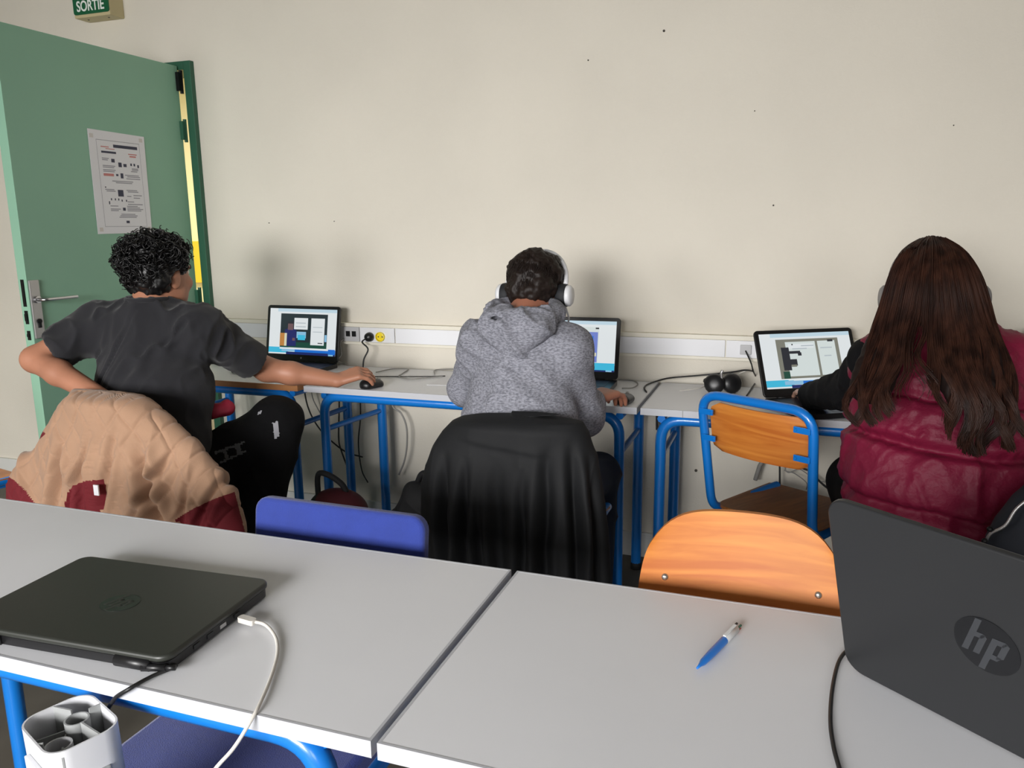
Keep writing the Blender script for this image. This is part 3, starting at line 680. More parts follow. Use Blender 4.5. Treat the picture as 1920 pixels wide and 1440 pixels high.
# ================================================================== PEOPLE
UP = V(0, 0, 1)
def heading(az): a = rad(az); return V(math.sin(a), math.cos(a), 0), V(math.cos(a), -math.sin(a), 0)
class HeadFrame:
    def __init__(s, c, az, pitch=0, roll=0):
        f, r = heading(az); p = rad(pitch); s.c = V(*c); s.f = nrm(f*math.cos(p)-UP*math.sin(p)); u = np.cross(r, s.f); q = rad(roll)
        s.r = r*math.cos(q)-u*math.sin(q); s.u = u*math.cos(q)+r*math.sin(q)
    def p(s, r, f, u): return s.c+s.r*r+s.f*f+s.u*u
    @property
    def ax(s): return [s.r, s.f, s.u]
def add_head(F, H, neck, k=.02):
    F.ell(H.p(0, -.012, .035), (.076, .094, .084), H.ax, k=.03)
    F.ell(H.p(0, .028, -.03), (.062, .066, .082), H.ax, k=.03)
    F.ell(H.p(0, .066, -.092), (.028, .024, .024), H.ax, k=.03)            # chin
    for s in (-1, 1):
        F.ell(H.p(s*.045, .02, -.065), (.02, .035, .028), H.ax, k=.03)      # jaw
        F.ell(H.p(s*.036, .076, -.02), (.022, .016, .018), H.ax, k=.02)     # cheek
        F.ell(H.p(s*.03, .088, .018), (.016, .008, .010), H.ax, k=.008, op='sub')   # eye socket
        F.ell(H.p(s*.077, -.005, -.012), (.009, .021, .033), H.ax, k=.006)   # ear
        F.ell(H.p(s*.087, .002, -.012), (.006, .011, .018), H.ax, k=.004, op='sub')
    F.cap(H.p(0, .09, .012), H.p(0, .108, -.026), .007, .011, k=.010)        # nose
    F.ell(H.p(0, .092, -.055), (.023, .009, .006), H.ax, k=.006); F.ell(H.p(0, .090, -.068), (.020, .009, .006), H.ax, k=.006)   # lips
    F.cap(H.p(-.03, .088, .034), H.p(.03, .088, .034), .008, k=.012)         # brow
    F.cap(neck, H.p(0, -.03, -.05), .062, .055, k=.03)
def add_hand(F, w, f, n, s, curl=(.35, .45, .3), size=1, spread=.10, thumb_in=.2):
    """wrist w, finger direction f, back of the hand n, s = +1 when the thumb lies towards cross(f,n)"""
    f = nrm(f); n = nrm(V(*n)-f*(V(*n)@f)); sd = np.cross(f, n)*s; w = V(*w); z = size
    for o in (-.026, -.009, .009, .026): F.cap(w+sd*o*.6*z, w+f*.078*z+sd*o*z, .0145*z, .0115*z, k=.010)
    F.cap(w+f*.02*z+sd*.02*z-n*.008*z, w+f*.05*z+sd*.028*z-n*.010*z, .014*z, .011*z, k=.012)
    for o, L in ((.028, .072), (.0095, .080), (-.0095, .075), (-.028, .060)):
        p = w+f*.080*z+sd*o*z; a = 0; d = nrm(f+sd*(o*spread/.03)); rr = (.0088, .0080, .0072, .0062)
        for i, (fr, c) in enumerate(zip((.46, .31, .23), curl)):
            a += c; dd = nrm(d*math.cos(a)-n*math.sin(a)); q = p+dd*L*fr*z
            F.cap(p, q, rr[i]*z, rr[i+1]*z, k=.0035); p = q
    p = w+f*.022*z+sd*.030*z-n*.006*z
    for L, d, r0, r1 in ((.040, nrm(f*.75+sd*.62-n*.25), .0115, .0098), (.032, nrm(f*.95+sd*(.35-thumb_in)-n*.25), .0098, .0078)):
        q = p+d*L*z; F.cap(p, q, r0*z, r1*z, k=.005); p = q
def eyes(parent, H, skin):
    for s in (-1, 1):
        b = B(); q = bmesh.new(); bmesh.ops.create_uvsphere(q, u_segments=12, v_segments=8, radius=.0115); b.bm(q, Matrix.Translation(Vector(H.p(s*.03, .076, .017)))); b.build('eye', 'eye', parent, True)
def foot(F, ankle, fw, r=.04):
    a = V(*ankle); F.cap(a, V(a[0], a[1], .05), r, r*.95, k=.02); F.cap(V(a[0], a[1], .045)-fw*.04, V(a[0], a[1], .035)+fw*.16, (.04, .035), (.042, .026), k=.02, S=np.cross(fw, UP))
def paint(me, polys, front=None):
    """faces seen inside photo-measured outlines get another material index: list of (index, polygon in sight-line coordinates)"""
    n = len(me.polygons); C = np.zeros(n*3); me.polygons.foreach_get('center', C); C = C.reshape(-1, 3); N = np.zeros(n*3); me.polygons.foreach_get('normal', N); N = N.reshape(-1, 3)
    q = C-CAMP; d = q@CD; x = 960+FPX*(q@CR)/d; y = 720-FPX*(q@CU)/d; fac = (N*q).sum(1) < 0 if front is None else C[:, 1] < front; mi = np.zeros(n, np.int32)
    for idx, poly in polys:
        ins = np.zeros(n, bool); m = len(poly)
        for i in range(m):
            (x0, y0), (x1, y1) = poly[i], poly[(i+1) % m]
            if y0 == y1: continue
            cnd = ((y0 > y) != (y1 > y)) & (x < (x1-x0)*(y-y0)/(y1-y0)+x0); ins ^= cnd
        mi[ins & fac] = idx
    me.polygons.foreach_set('material_index', mi); return mi
def split_part(o, idx, name, m):
    """turn the faces of one material index into a child mesh of their own"""
    me = o.data; bm = bmesh.new(); bm.from_mesh(me)
    todo = {f for f in bm.faces if f.material_index == idx}; best = []
    while todo:                                   # keep the largest connected patch
        st = [todo.pop()]; comp = []
        while st:
            f = st.pop(); comp.append(f)
            for e in f.edges:
                for g in e.link_faces:
                    if g in todo: todo.discard(g); st.append(g)
        if len(comp) > len(best):
            for f in best: f.material_index = 0
            best = comp
        else:
            for f in comp: f.material_index = 0
    b2 = bm.copy()
    bmesh.ops.delete(b2, geom=[f for f in b2.faces if f.material_index != idx], context='FACES'); bmesh.ops.delete(bm, geom=[f for f in bm.faces if f.material_index == idx], context='FACES')
    bm.to_mesh(me); bm.free(); m2 = bpy.data.meshes.new(name); b2.to_mesh(m2); b2.free()
    m2.polygons.foreach_set('material_index', [0]*len(m2.polygons)); m2.polygons.foreach_set('use_smooth', [True]*len(m2.polygons))
    if len(m2.polygons) == 0: return None
    return mesh_obj(name, m2, m, o)
def bounds(P, m): P = np.array(P); return P.min(0)-m, P.max(0)+m

def valleys(G, lines, Y):
    """creases of hanging cloth: a valley with a soft ridge at each side, fading in from its upper end"""
    d = np.zeros(len(G)); fr = (G[:, 1] < Y+.10)
    for (a, q, w_, dep) in lines:
        A, Q = atY(*a, Y)[[0, 2]], atY(*q, Y)[[0, 2]]; D = Q-A; L = np.linalg.norm(D); D /= L; P2 = G[:, [0, 2]]-A; t = P2@D/L; s = P2[:, 0]*D[1]-P2[:, 1]*D[0]+.008*(vnoise(G*14, 7)-.5)
        f = np.clip(t*2.2, 0, 1)*np.clip((1.35-t)*4, 0, 1)*fr; d += f*dep*(-np.exp(-(s/w_)**2)+.55*np.exp(-((np.abs(s)-1.9*w_)/(1.1*w_))**2))
    return d
# ---------------------------------------------------------------- the student in the black T-shirt
f1, r1 = heading(-15)
c1 = atD(284, 608, 2.70); sR = c1+r1*.170-UP*.01; sL = c1-r1*.172; pel = atD(296, 905, 2.66)
H1 = HeadFrame(atD(303, 517, 2.72), 8, 6)
eL = atD(66, 674, 2.64); wL = atD(196, 748, 2.50); eR = atD(500, 693, 2.90); wR = atZ(632, 713, .79); hR = atZ(700, 712, .787)
hipR = pel+r1*.09; hipL = pel-r1*.09; knR = atD(520, 792, 2.80); anR = V(*atD(450, 985, 2.72)); anR[2] = .20; knL = hipL+f1*.44+UP*.0-r1*.08; anL = knL+f1*.02-UP*(knL[2]-.09)
nk = c1+UP*.062-f1*.005
lo, hi = bounds([H1.c, eL, wL, hR, anR, knL, anL, pel, sL, sR], .2); lo[2] = 0
F = Field(lo, hi, .0045)
add_head(F, H1, nk)
F.cap(nk-UP*.12, pel+UP*.05, (.11, .07), (.13, .09), k=.03, S=r1); F.cap(sL, sR, .045, k=.04)
F.cap(sL, eL, .050, .043, k=.03); F.cap(eL, eL+(wL-eL)*.35, .041, .041, k=.02); F.cap(eL+(wL-eL)*.35, wL, .041, .028, k=.02)
F.cap(sR, eR, .050, .043, k=.03); F.cap(eR, eR+(wR-eR)*.35, .043, .042, k=.02); F.cap(eR+(wR-eR)*.35, wR, (.042, .040), (.032, .026), k=.02)
add_hand(F, wR, hR-wR+V(0, .01, .045), UP+V(.1, -.45, 0), -1, (.62, .50, .35), 1.06)
add_hand(F, wL, wL-eL+V(.0, .06, -.02), -f1*.5-UP*.2+r1*.1, 1, (.2, .3, .3), 1.0)
for h_, k_, a_ in ((hipR, knR, anR), (hipL, knL, anL)): F.cap(h_, k_, .07, .05, k=.02); F.cap(k_, a_, .05, .035, k=.02)
p1 = mesh_obj('person', F.mesh('person', 2), 'skin', None, label='seated student in black T-shirt reaching right for a mouse', cat='person')
eyes(p1, H1, 'skin')
F = Field(*bounds([anR, anL, anR+f1*.2, anL+f1*.2], .12), .006)
for a_ in (anR, anL): F.cap(a_, a_-UP*max(.0, a_[2]-.07), .042, .042, k=.02); t_ = V(a_[0], a_[1], .045); F.cap(t_-f1*.05, t_+f1*.17, (.044, .038), (.044, .030), k=.02, S=r1)
F.cut((0, 0, .004), (0, 0, -1)); mesh_obj('shoes', F.mesh('shoes', 1), 'shoe', p1)
# T-shirt
F = Field(*bounds([sL, sR, pel, eL, eR, nk], .26), .006)
mid = c1+(pel-c1)*.45
F.cap(c1-UP*.07, mid, (.172, .112), (.188, .125), k=.05, S=r1); F.cap(mid, pel+UP*.10, (.185, .125), (.180, .125), k=.05, S=r1); F.cap(pel+UP*.11, pel-UP*.02, (.178, .125), (.17, .12), k=.04, S=r1)
F.cap(sL, sR, .058, k=.07); F.cap(nk-UP*.03-r1*.012, nk-UP*.03+r1*.012, .070, k=.05); F.cap(nk-UP*.035, sR, .06, .055, k=.04); F.cap(nk-UP*.035, sL, .06, .055, k=.04)
hmR = sR+(eR-sR)*.80; hmL = sL+(eL-sL)*.72
F.cap(sR-UP*.005, hmR, .070, (.075, .068), k=.045, flat=True); F.cap(sL, hmL, .068, (.074, .062), k=.045, flat=True)
F.ell(nk+UP*.052, (.068, .068, .032), k=.006, op='sub')
fo = folds(.015, 22, V(.35, .1, .95), .22, 3, .003)
YS = float((c1-f1*.11)[1]); me = F.mesh('t_shirt', 2, disp=lambda P, N: fo(P, N)+valleys(P, [((248, 570), (212, 735), .006, .009), ((205, 640), (165, 700), .008, .010), ((385, 625), (372, 700), .006, .007), ((330, 590), (300, 640), .008, .006)], YS)); ts = mesh_obj('t_shirt', me, 'tee', p1)
cb = [nk+UP*.018+r1*(.068*math.cos(a))+f1*(.066*math.sin(a))+UP*(.014*math.cos(2*a)*.4+.012*-math.sin(a)) for a in np.linspace(0, 2*PI, 28)[:-1]]
b = B(); b.tube(cb, .0075, 8, closed=True); b.build('collar', 'tee', ts, True)
# trousers
F = Field(*bounds([pel, knR, anR, knL, anL, hipL], .2), .006)
F.cap(hipL, hipR, .115, k=.05); F.cap(pel+UP*.07, pel, (.165, .12), (.17, .125), k=.05, S=r1)
F.cap(hipR, knR, .10, .085, k=.05); F.cap(knR, anR, .088, .085, k=.03, flat=True); F.cap(hipL, knL, .10, .085, k=.05); F.cap(knL, anL, .085, .08, k=.03, flat=True)
me = F.mesh('trousers', 2, disp=folds(.02, 14, V(.5, .3, -.8), .4, 8, .004)); tr1 = mesh_obj('trousers', me, ['trousers_black', 'trouser_print', 'trouser_tab'], p1)
paint(me, [(1, [(402, 847), (458, 827), (458, 831), (404, 852)]), (1, [(412, 866), (462, 843), (462, 847), (414, 870)]), (1, [(418, 845), (424, 842), (430, 862), (424, 864)]), (1, [(440, 836), (448, 833), (454, 850), (446, 854)]), (2, [(511, 793), (521, 790), (524, 818), (515, 823)]), (2, [(484, 773), (491, 770), (490, 776), (484, 778)])])
# curly hair
F = Field(H1.c-.22, H1.c+.24, .005)
F.ell(H1.p(0, -.025, .045), (.100, .108, .088), H1.ax, k=.02); F.ell(H1.p(0, -.052, -.022), (.082, .062, .052), H1.ax, k=.04)
F.cut(H1.p(0, .062, 0), H1.f); F.ell(H1.p(0, .10, -.055), (.11, .10, .085), H1.ax, k=.01, op='sub')
for s in (-1, 1): F.ell(H1.p(s*.09, .022, -.03), (.035, .055, .055), H1.ax, k=.01, op='sub')
bump1 = lambda P, N: .018*(vnoise(P*55, 4)-.4)+.008*(vnoise(P*110, 6)-.5)
hr = mesh_obj('hair', F.mesh('hair', 1, disp=bump1), 'hair_black', p1)
paths = []
while len(paths) < 560:
    d = rng.normal(size=3); d /= np.linalg.norm(d)
    if d[1] > .42 and d[2] < .45: continue
    if d[2] < -.62 or (abs(d[0]) > .5 and d[2] < -.12 and d[1] > -.42): continue
    base = H1.p(*(d*V(.102, .112, .092)+V(0, -.028, .040))) if d[2] > -.25 else H1.p(*(d*V(.088, .10, .095)+V(0, -.025, .03)))
    o = nrm(H1.r*d[0]+H1.f*d[1]+H1.u*d[2]); t = nrm(np.cross(o, rng.normal(size=3))); ax = nrm(t*.8+o*rng.uniform(.1, .9)); u = nrm(np.cross(ax, o)); w_ = np.cross(ax, u)
    R_ = rng.uniform(.008, .0175); turns = rng.uniform(1.1, 2.0); tt = np.linspace(0, 1, 15); L_ = rng.uniform(.012, .030); ph = rng.uniform(0, 6.28)
    paths.append(base+o*rng.uniform(-.006, .014)+ax*(tt[:, None]*L_)+R_*(np.cos(ph+tt*turns*6.28)[:, None]*u+np.sin(ph+tt*turns*6.28)[:, None]*w_))
P_, F_ = strands(None, paths, .0027, 4, .5); cu = mesh_obj('curls', np_mesh('curls', P_, F_), 'hair_black', hr); cu['kind'] = 'stuff'

# ---------------------------------------------------------------- the student in the grey hoodie
f2, r2 = heading(0)
c2 = atD(983, 632, 2.36); sR = c2+r2*.138-UP*.030; sL = c2-r2*.138-UP*.020; pel = atD(968, 945, 2.34); mid = c2+(pel-c2)*.5-f2*.01
H2 = HeadFrame(atD(1004, 547, 2.44), 2, 22)
eR = atD(1098, 782, 2.44); wR = atZ(1112, 748, .815); hR = atZ(1158, 730, .825); eL = atD(872, 730, 2.56); wL = eL+V(.14, .20, .0); wL[2] = .785
hipR = pel+r2*.09; hipL = pel-r2*.09; knR = hipR+f2*.42+r2*.06-UP*.02; knL = hipL+f2*.42-r2*.05-UP*.02; anR = knR-f2*.05-UP*(knR[2]-.09); anL = knL-f2*.05-UP*(knL[2]-.09)
nk = c2+UP*.045+f2*.02
lo, hi = bounds([H2.c, eL, wL, hR, anR, knL, anL, pel, sL, sR, knR], .2); lo[2] = 0
F = Field(lo, hi, .0045); add_head(F, H2, nk)
F.cap(nk-UP*.06, pel+UP*.05, (.12, .08), (.12, .085), k=.03, S=r2); F.cap(sL, sR, .045, k=.04)
for s_, e_, w_ in ((sL, eL, wL), (sR, eR, wR)): F.cap(s_, e_, .044, .038, k=.03); F.cap(e_, w_, .038, .027, k=.02)
add_hand(F, wR, hR-wR+V(.0, .01, 0), UP+V(-.1, -.45, 0), -1, (.40, .55, .5), 1.12); add_hand(F, wL, V(.5, .8, 0), UP, 1, (.3, .4, .3), .98)
for h_, k_, a_ in ((hipR, knR, anR), (hipL, knL, anL)): F.cap(h_, k_, .07, .05, k=.02); F.cap(k_, a_, .05, .035, k=.02); foot(F, a_, f2)
p2 = mesh_obj('person', F.mesh('person', 2), 'skin_dark', None, label='seated student in grey hoodie wearing white headphones', cat='person'); eyes(p2, H2, 'skin')
F = Field(*bounds([sL, sR, pel, eL, eR, wL, wR, nk], .2), .0055)
F.cap(c2-UP*.07, mid, (.150, .112), (.160, .125), k=.05, S=r2); F.cap(mid, pel+UP*.06, (.160, .115), (.165, .11), k=.05, S=r2)
F.cap(sL, sR, .056, k=.07); F.cap(nk-UP*.04-r2*.03, nk-UP*.04+r2*.03, .058, k=.05); F.cap(nk-UP*.05, sR, .055, .05, k=.05); F.cap(nk-UP*.05, sL, .055, .05, k=.05)
F.cap(sR, eR, .056, .054, k=.045); F.cap(eR, eR+(wR-eR)*.90, .055, .043, k=.03, flat=True); F.cap(sL, eL, .056, .052, k=.045); F.cap(eL, wL, .054, .042, k=.03, flat=True)
for a, q in ((eR, wR), (eL, wL)):       # gathered cuffs
    for t in (.62, .72, .82): F.cap(a+(q-a)*(t-.012), a+(q-a)*(t+.012), .047-.004*t, k=.008)
fo = folds(.014, 20, V(.75, 0, -.65), .22, 21, .003)
hd = mesh_obj('hoodie', F.mesh('hoodie', 2, disp=fo), 'hoodie', p2)
# hood lying on the back
F = Field(nk-.24, nk+.2, .005); n0 = nk+UP*.012
ring = [n0+r2*(.088*math.cos(a))+f2*(.078*math.sin(a)-.012)+UP*(.012+.028*math.sin(a)*.6) for a in np.linspace(0, 2*PI, 22)]
for a, q in zip(ring[:-1], ring[1:]): F.cap(a, q, .026, k=.025)
F.cap(n0-f2*.10-r2*.075-UP*.01, n0-f2*.105+r2*.075-UP*.012, .032, k=.035); F.cap(n0-f2*.10-r2*.05-UP*.03, n0-f2*.115+r2*.012-UP*.085, .036, .026, k=.04); F.cap(n0-f2*.10+r2*.06-UP*.03, n0-f2*.115+r2*.005-UP*.085, .036, .026, k=.04)
F.cap(n0-f2*.07-r2*.045+UP*.02, n0-f2*.12-r2*.025-UP*.02, .020, .016, k=.02)
F.ell(n0+f2*.005+UP*.035, (.066, .062, .05), k=.015, op='sub'); F.ell(n0-f2*.112-r2*.045+UP*.004, (.030, .02, .014), k=.012, op='sub')
hood = mesh_obj('hood', F.mesh('hood', 2, disp=folds(.014, 26, V(.6, 0, -.5), .3, 33, .002)), 'hoodie', hd)
# jeans
F = Field(*bounds([pel, knR, anR, knL, anL], .18), .007); F.cap(hipL, hipR, .105, k=.05)
for h_, k_, a_ in ((hipR, knR, anR), (hipL, knL, anL)): F.cap(h_, k_, .09, .07, k=.04); F.cap(k_, a_, .07, .06, k=.03, flat=True)
mesh_obj('jeans', F.mesh('jeans', 2, disp=folds(.012, 16, V(.3, .8, -.3), .4, 12)), 'jeans', p2)
F = Field(*bounds([anR, anL, anR+f2*.2, anL+f2*.2], .12), .006)
for a_ in (anR, anL): t_ = V(a_[0], a_[1], .047); F.cap(a_, t_, .045, k=.02); F.cap(t_-f2*.05, t_+f2*.17, (.046, .042), (.046, .032), k=.02, S=r2)
F.cut((0, 0, .004), (0, 0, -1)); mesh_obj('shoes', F.mesh('shoes', 1), 'shoe', p2)
# short hair
F = Field(H2.c-.2, H2.c+.2, .0045)
F.ell(H2.p(0, -.014, .042), (.083, .100, .084), H2.ax, k=.02); F.ell(H2.p(0, -.055, -.02), (.072, .05, .045), H2.ax, k=.03)
F.cut(H2.p(0, .072, 0), H2.f); F.ell(H2.p(0, .10, -.05), (.11, .10, .085), H2.ax, k=.01, op='sub')
for s in (-1, 1): F.ell(H2.p(s*.085, .03, -.03), (.03, .045, .05), H2.ax, k=.01, op='sub')
hr = mesh_obj('hair', F.mesh('hair', 1, disp=lambda P, N: .016*(vnoise(P*48, 14)-.4)+.008*(vnoise(P*120, 16)-.5)), 'hair_dark', p2)
paths = []
while len(paths) < 2600:
    d = rng.normal(size=3); d /= np.linalg.norm(d)
    if (d[1] > .5 and d[2] < .45) or d[2] < -.60 or (abs(d[0]) > .6 and d[2] < -.15 and d[1] > -.2): continue
    base = H2.p(*(d*V(.083, .100, .084)+V(0, -.014, .040))) if d[2] > -.2 else H2.p(*(d*V(.078, .105, .095)+V(0, -.012, .025)))
    o = nrm(H2.r*d[0]+H2.f*d[1]+H2.u*d[2]); cm = -.55*H2.f-.85*H2.u+.5*H2.r*d[0]; dn = nrm(cm-o*(cm@o)*.98); dn = nrm(dn+.38*nrm(np.cross(o, rng.normal(size=3))))
    L_ = rng.uniform(.02, .038); tt = np.linspace(0, 1, 6)[:, None]; paths.append(base-o*.004+dn*L_*tt+o*(.006*np.sin(tt*3.0)*rng.uniform(.2, 1.2)))
P_, F_ = strands(None, paths, .0012, 3, .3); cu = mesh_obj('strands', np_mesh('strands', P_, F_), 'hair_dark', hr); cu['kind'] = 'stuff'

# ---------------------------------------------------------------- the student with long brown hair
f3, r3 = heading(-10)
c3 = atD(1768, 682, 2.02); sR = c3+r3*.155; sL = c3-r3*.158; pel = atD(1770, 1010, 2.03); mid = c3+(pel-c3)*.55
H3 = HeadFrame(atD(1749, 560, 2.06), -8, 14)
eL = atD(1600, 728, 2.26); wL = atZ(1518, 742, .80); eR = c3+r3*.25+f3*.14-UP*.22; wR = V(*(wL+r3*.36+f3*.02)); wR[2] = .785
hipR = pel+r3*.10; hipL = pel-r3*.10; knL = atD(1606, 902, 2.42); knR = hipR+f3*.42+r3*.05; anL = knL-UP*(knL[2]-.09)-f3*.08+r3*.10; anR = knR-UP*(knR[2]-.09)-f3*.03
nk = c3+UP*.055+f3*.015
lo, hi = bounds([H3.c, eL, wL, wR, anR, knL, anL, pel, sL, sR, knR, wL+f3*.15, eR], .2); lo[2] = 0
F = Field(lo, hi, .0048); add_head(F, H3, nk)
F.cap(nk-UP*.06, pel+UP*.05, (.12, .08), (.12, .09), k=.03, S=r3); F.cap(sL, sR, .042, k=.04)
for s_, e_, w_ in ((sL, eL, wL), (sR, eR, wR)): F.cap(s_, e_, .042, .036, k=.03); F.cap(e_, w_, .036, .025, k=.02); add_hand(F, w_, f3+V(0, 0, -.05), UP, 1 if e_ is eL else -1, (.3, .4, .3), .92)
for h_, k_, a_ in ((hipR, knR, anR), (hipL, knL, anL)): F.cap(h_, k_, .075, .05, k=.02); F.cap(k_, a_, .05, .033, k=.02); foot(F, a_, f3)
p3 = mesh_obj('person', F.mesh('person', 2), 'skin_pale', None, label='seated student with long brown hair in a burgundy padded vest', cat='person'); eyes(p3, H3, 'skin')
F = Field(*bounds([sL, sR, eL, eR, wL, wR], .14), .006)
F.cap(sL, sR, .055, k=.05)
for s_, e_, w_ in ((sL, eL, wL), (sR, eR, wR)): F.cap(s_, e_, .062, .057, k=.04); F.cap(e_, w_, .057, .042, k=.03, flat=True)
mesh_obj('sweater', F.mesh('sweater', 2, disp=folds(.016, 20, V(.3, .3, .8), .4, 41, .004)), 'sleeve_black', p3)
F = Field(*bounds([pel, knR, anR, knL, anL], .18), .007); F.cap(hipL, hipR, .125, k=.05)
for h_, k_, a_ in ((hipR, knR, anR), (hipL, knL, anL)): F.cap(h_, k_, .10, .08, k=.04); F.cap(k_, a_, .08, .07, k=.03, flat=True)
mesh_obj('trousers', F.mesh('trousers', 2, disp=folds(.012, 16, V(.3, .8, -.3), .4, 15)), 'trousers_black', p3)
F = Field(*bounds([anR, anL, anR+f3*.2, anL+f3*.2], .12), .006)
for a_ in (anR, anL): t_ = V(a_[0], a_[1], .047); F.cap(a_, t_, .045, k=.02); F.cap(t_-f3*.05, t_+f3*.16, (.045, .042), (.045, .032), k=.02, S=r3)
F.cut((0, 0, .004), (0, 0, -1)); mesh_obj('shoes', F.mesh('shoes', 1), 'shoe', p3)
# padded vest with cross seams
F = Field(*bounds([c3, pel, sL, sR], .34), .006); ZH, ZS, ZY = .655, .815, .925
hem = V(pel[0], pel[1], ZH)
F.cap(c3-UP*.06, V(*(c3*.5+hem*.5)), (.175, .125), (.205, .150), k=.06, S=r3); F.cap(V(*(c3*.5+hem*.5)), hem+UP*.05, (.205, .150), (.238, .172), k=.05, S=r3); F.cap(hem+UP*.06, hem+UP*.0, (.236, .170), (.205, .15), k=.03, S=r3)
F.cap(sL+r3*.02, sR-r3*.02, .066, k=.06); F.cap(nk-r3*.03, nk+r3*.03, .068, k=.04)
F.cut((0, 0, ZH-.02), (0, 0, -1))
def vest_disp(P, N):
    d = .017*np.ones(len(P)); z = P[:, 2]+.010*(vnoise(P*9, 60)-.5); zz = z+.015*np.sin((P@r3)*9)
    for z0, w_, a in ((ZS, .013, .028), (ZY, .011, .020), (ZH+.012, .014, .022)): d -= a*np.exp(-((zz-z0)/w_)**2)
    q = np.stack([P@r3, P@f3, P[:, 2]*.35], 1); n = vnoise(q*19, 61); rr = (1-np.abs(2*n-1))**2; near = sum(np.exp(-np.abs(zz-z0)/.055) for z0 in (ZS, ZY, ZH))
    d += .018*(rr-.35)*np.clip(near, .25, 1)+.010*(vnoise(P*13, 63)-.5)
    q2 = np.stack([P@r3+P[:, 2]*.5, P@f3, P[:, 2]-.6*(P@r3)], 1); n2 = vnoise(q2*V(26, 14, 9), 64); d += .006*((1-np.abs(2*n2-1))**4); n3 = vnoise(np.stack([P@r3*1.0-P[:, 2]*.7, P@f3, P[:, 2]+.5*(P@r3)], 1)*V(34, 18, 12), 65); d += .004*((1-np.abs(2*n3-1))**4)
    return d
vs = mesh_obj('padded_vest', F.mesh('vest', 1, disp=vest_disp), 'vest', p3)
F = Field(nk-.2, nk+.2, .006); ring = [nk+UP*.03+r3*(.088*math.cos(a))+f3*(.08*math.sin(a)) for a in np.linspace(0, 2*PI, 18)]
for a, q in zip(ring[:-1], ring[1:]): F.cap(a-UP*.025, q+UP*.012, .026, k=.02)
mesh_obj('vest_collar', F.mesh('collar', 2, disp=folds(.008, 24, V(0, 0, 1), .5, 70)), 'vest', vs)
# long hair: inner mass, then strands in lanes
YB = lambda y: np.interp(y, [445, 470, 520, 580, 620, 700, 760, 860], [2.17, 2.10, 2.04, 2.03, 2.01, 1.935, 1.90, 1.875])
lanes = [   # outline points of the locks, measured on the photograph, from left to right
 [(1726, 452), (1692, 470), (1668, 520), (1645, 600), (1612, 690), (1590, 760), (1592, 800)],
 [(1731, 450), (1701, 466), (1680, 525), (1660, 610), (1632, 710), (1616, 770), (1640, 828)],
 [(1736, 449), (1714, 463), (1700, 525), (1684, 615), (1662, 700), (1644, 775), (1654, 815)],
 [(1742, 448), (1730, 461), (1722, 525), (1704, 610), (1680, 690), (1668, 745), (1656, 800)],
 [(1747, 447), (1745, 464), (1742, 525), (1738, 610), (1728, 660), (1740, 710), (1770, 770)],
 [(1750, 447), (1758, 464), (1762, 525), (1768, 610), (1782, 700), (1796, 770), (1806, 838)],
 [(1757, 448), (1776, 462), (1788, 525), (1800, 610), (1822, 700), (1836, 780), (1828, 850)],
 [(1763, 449), (1790, 464), (1808, 522), (1826, 600), (1850, 690), (1862, 770), (1846, 845)],
 [(1769, 450), (1801, 467), (1826, 520), (1848, 600), (1874, 690), (1888, 770), (1896, 840)],
 [(1774, 452), (1809, 471), (1842, 522), (1862, 600), (1892, 690), (1908, 760), (1916, 826)]]
def lane3(i, t):
    a = np.array(lanes[int(min(i, 8))]); q = np.array(lanes[int(min(i, 8))+1]); k = i-min(int(i), 8); L = a*(1-k)+q*k; tt = np.linspace(0, 1, len(L))
    x = np.interp(t, tt, L[:, 0]); y = np.interp(t, tt, L[:, 1]); s = (i-4.5)/4.5
    return np.array([atY(xx, yy, YB(yy)+.085*abs(s)**2.2*np.interp(yy, [450, 520, 700, 850], [.5, 1, .7, .5])) for xx, yy in zip(x, y)])
LN = 46; TT = np.linspace(0, 1, 24)
grid = np.array([[p for p in lane3(i, TT)] for i in np.linspace(0, 9, LN)])       # LN x 24 x 3
for _ in range(2): grid[:, 1:-1] = .25*grid[:, :-2]+.5*grid[:, 1:-1]+.25*grid[:, 2:]
F = Field(*bounds(grid.reshape(-1, 3), .1), .006)
F.ell(H3.p(0, .004, .024), (.084, .096, .084), H3.ax, k=.02)
F.cut(H3.p(0, .075, 0), H3.f); F.ell(H3.p(0, .115, -.05), (.09, .10, .09), H3.ax, k=.01, op='sub')
for i in range(1, LN-1, 3):
    s = abs(i/(LN-1)*2-1); gap = 14 <= i <= 23
    for j in range(2, 11 if gap else 18): t_ = j/23; rr = .030*(1-.55*t_)*(1-.35*s); ins = lambda p: p+(rr+.014)*nrm(np.clip((p[2]-1.02)/.10, 0, 1)*nrm(H3.c-p)+V(0, 1-np.clip((p[2]-1.02)/.10, 0, 1), 0)); F.cap(ins(grid[i, j]), ins(grid[i, j+1]), rr, k=.012)
hr = mesh_obj('hair', F.mesh('hair', 2, disp=folds(.006, 40, V(0, 0, 1), .12, 80, .002)), 'hair_base', p3)
S_ = 6000; u = rng.uniform(0, LN-1.001, S_); i0 = u.astype(int); k = (u-i0)[:, None, None]; base = grid[i0]*(1-k)+grid[i0+1]*k
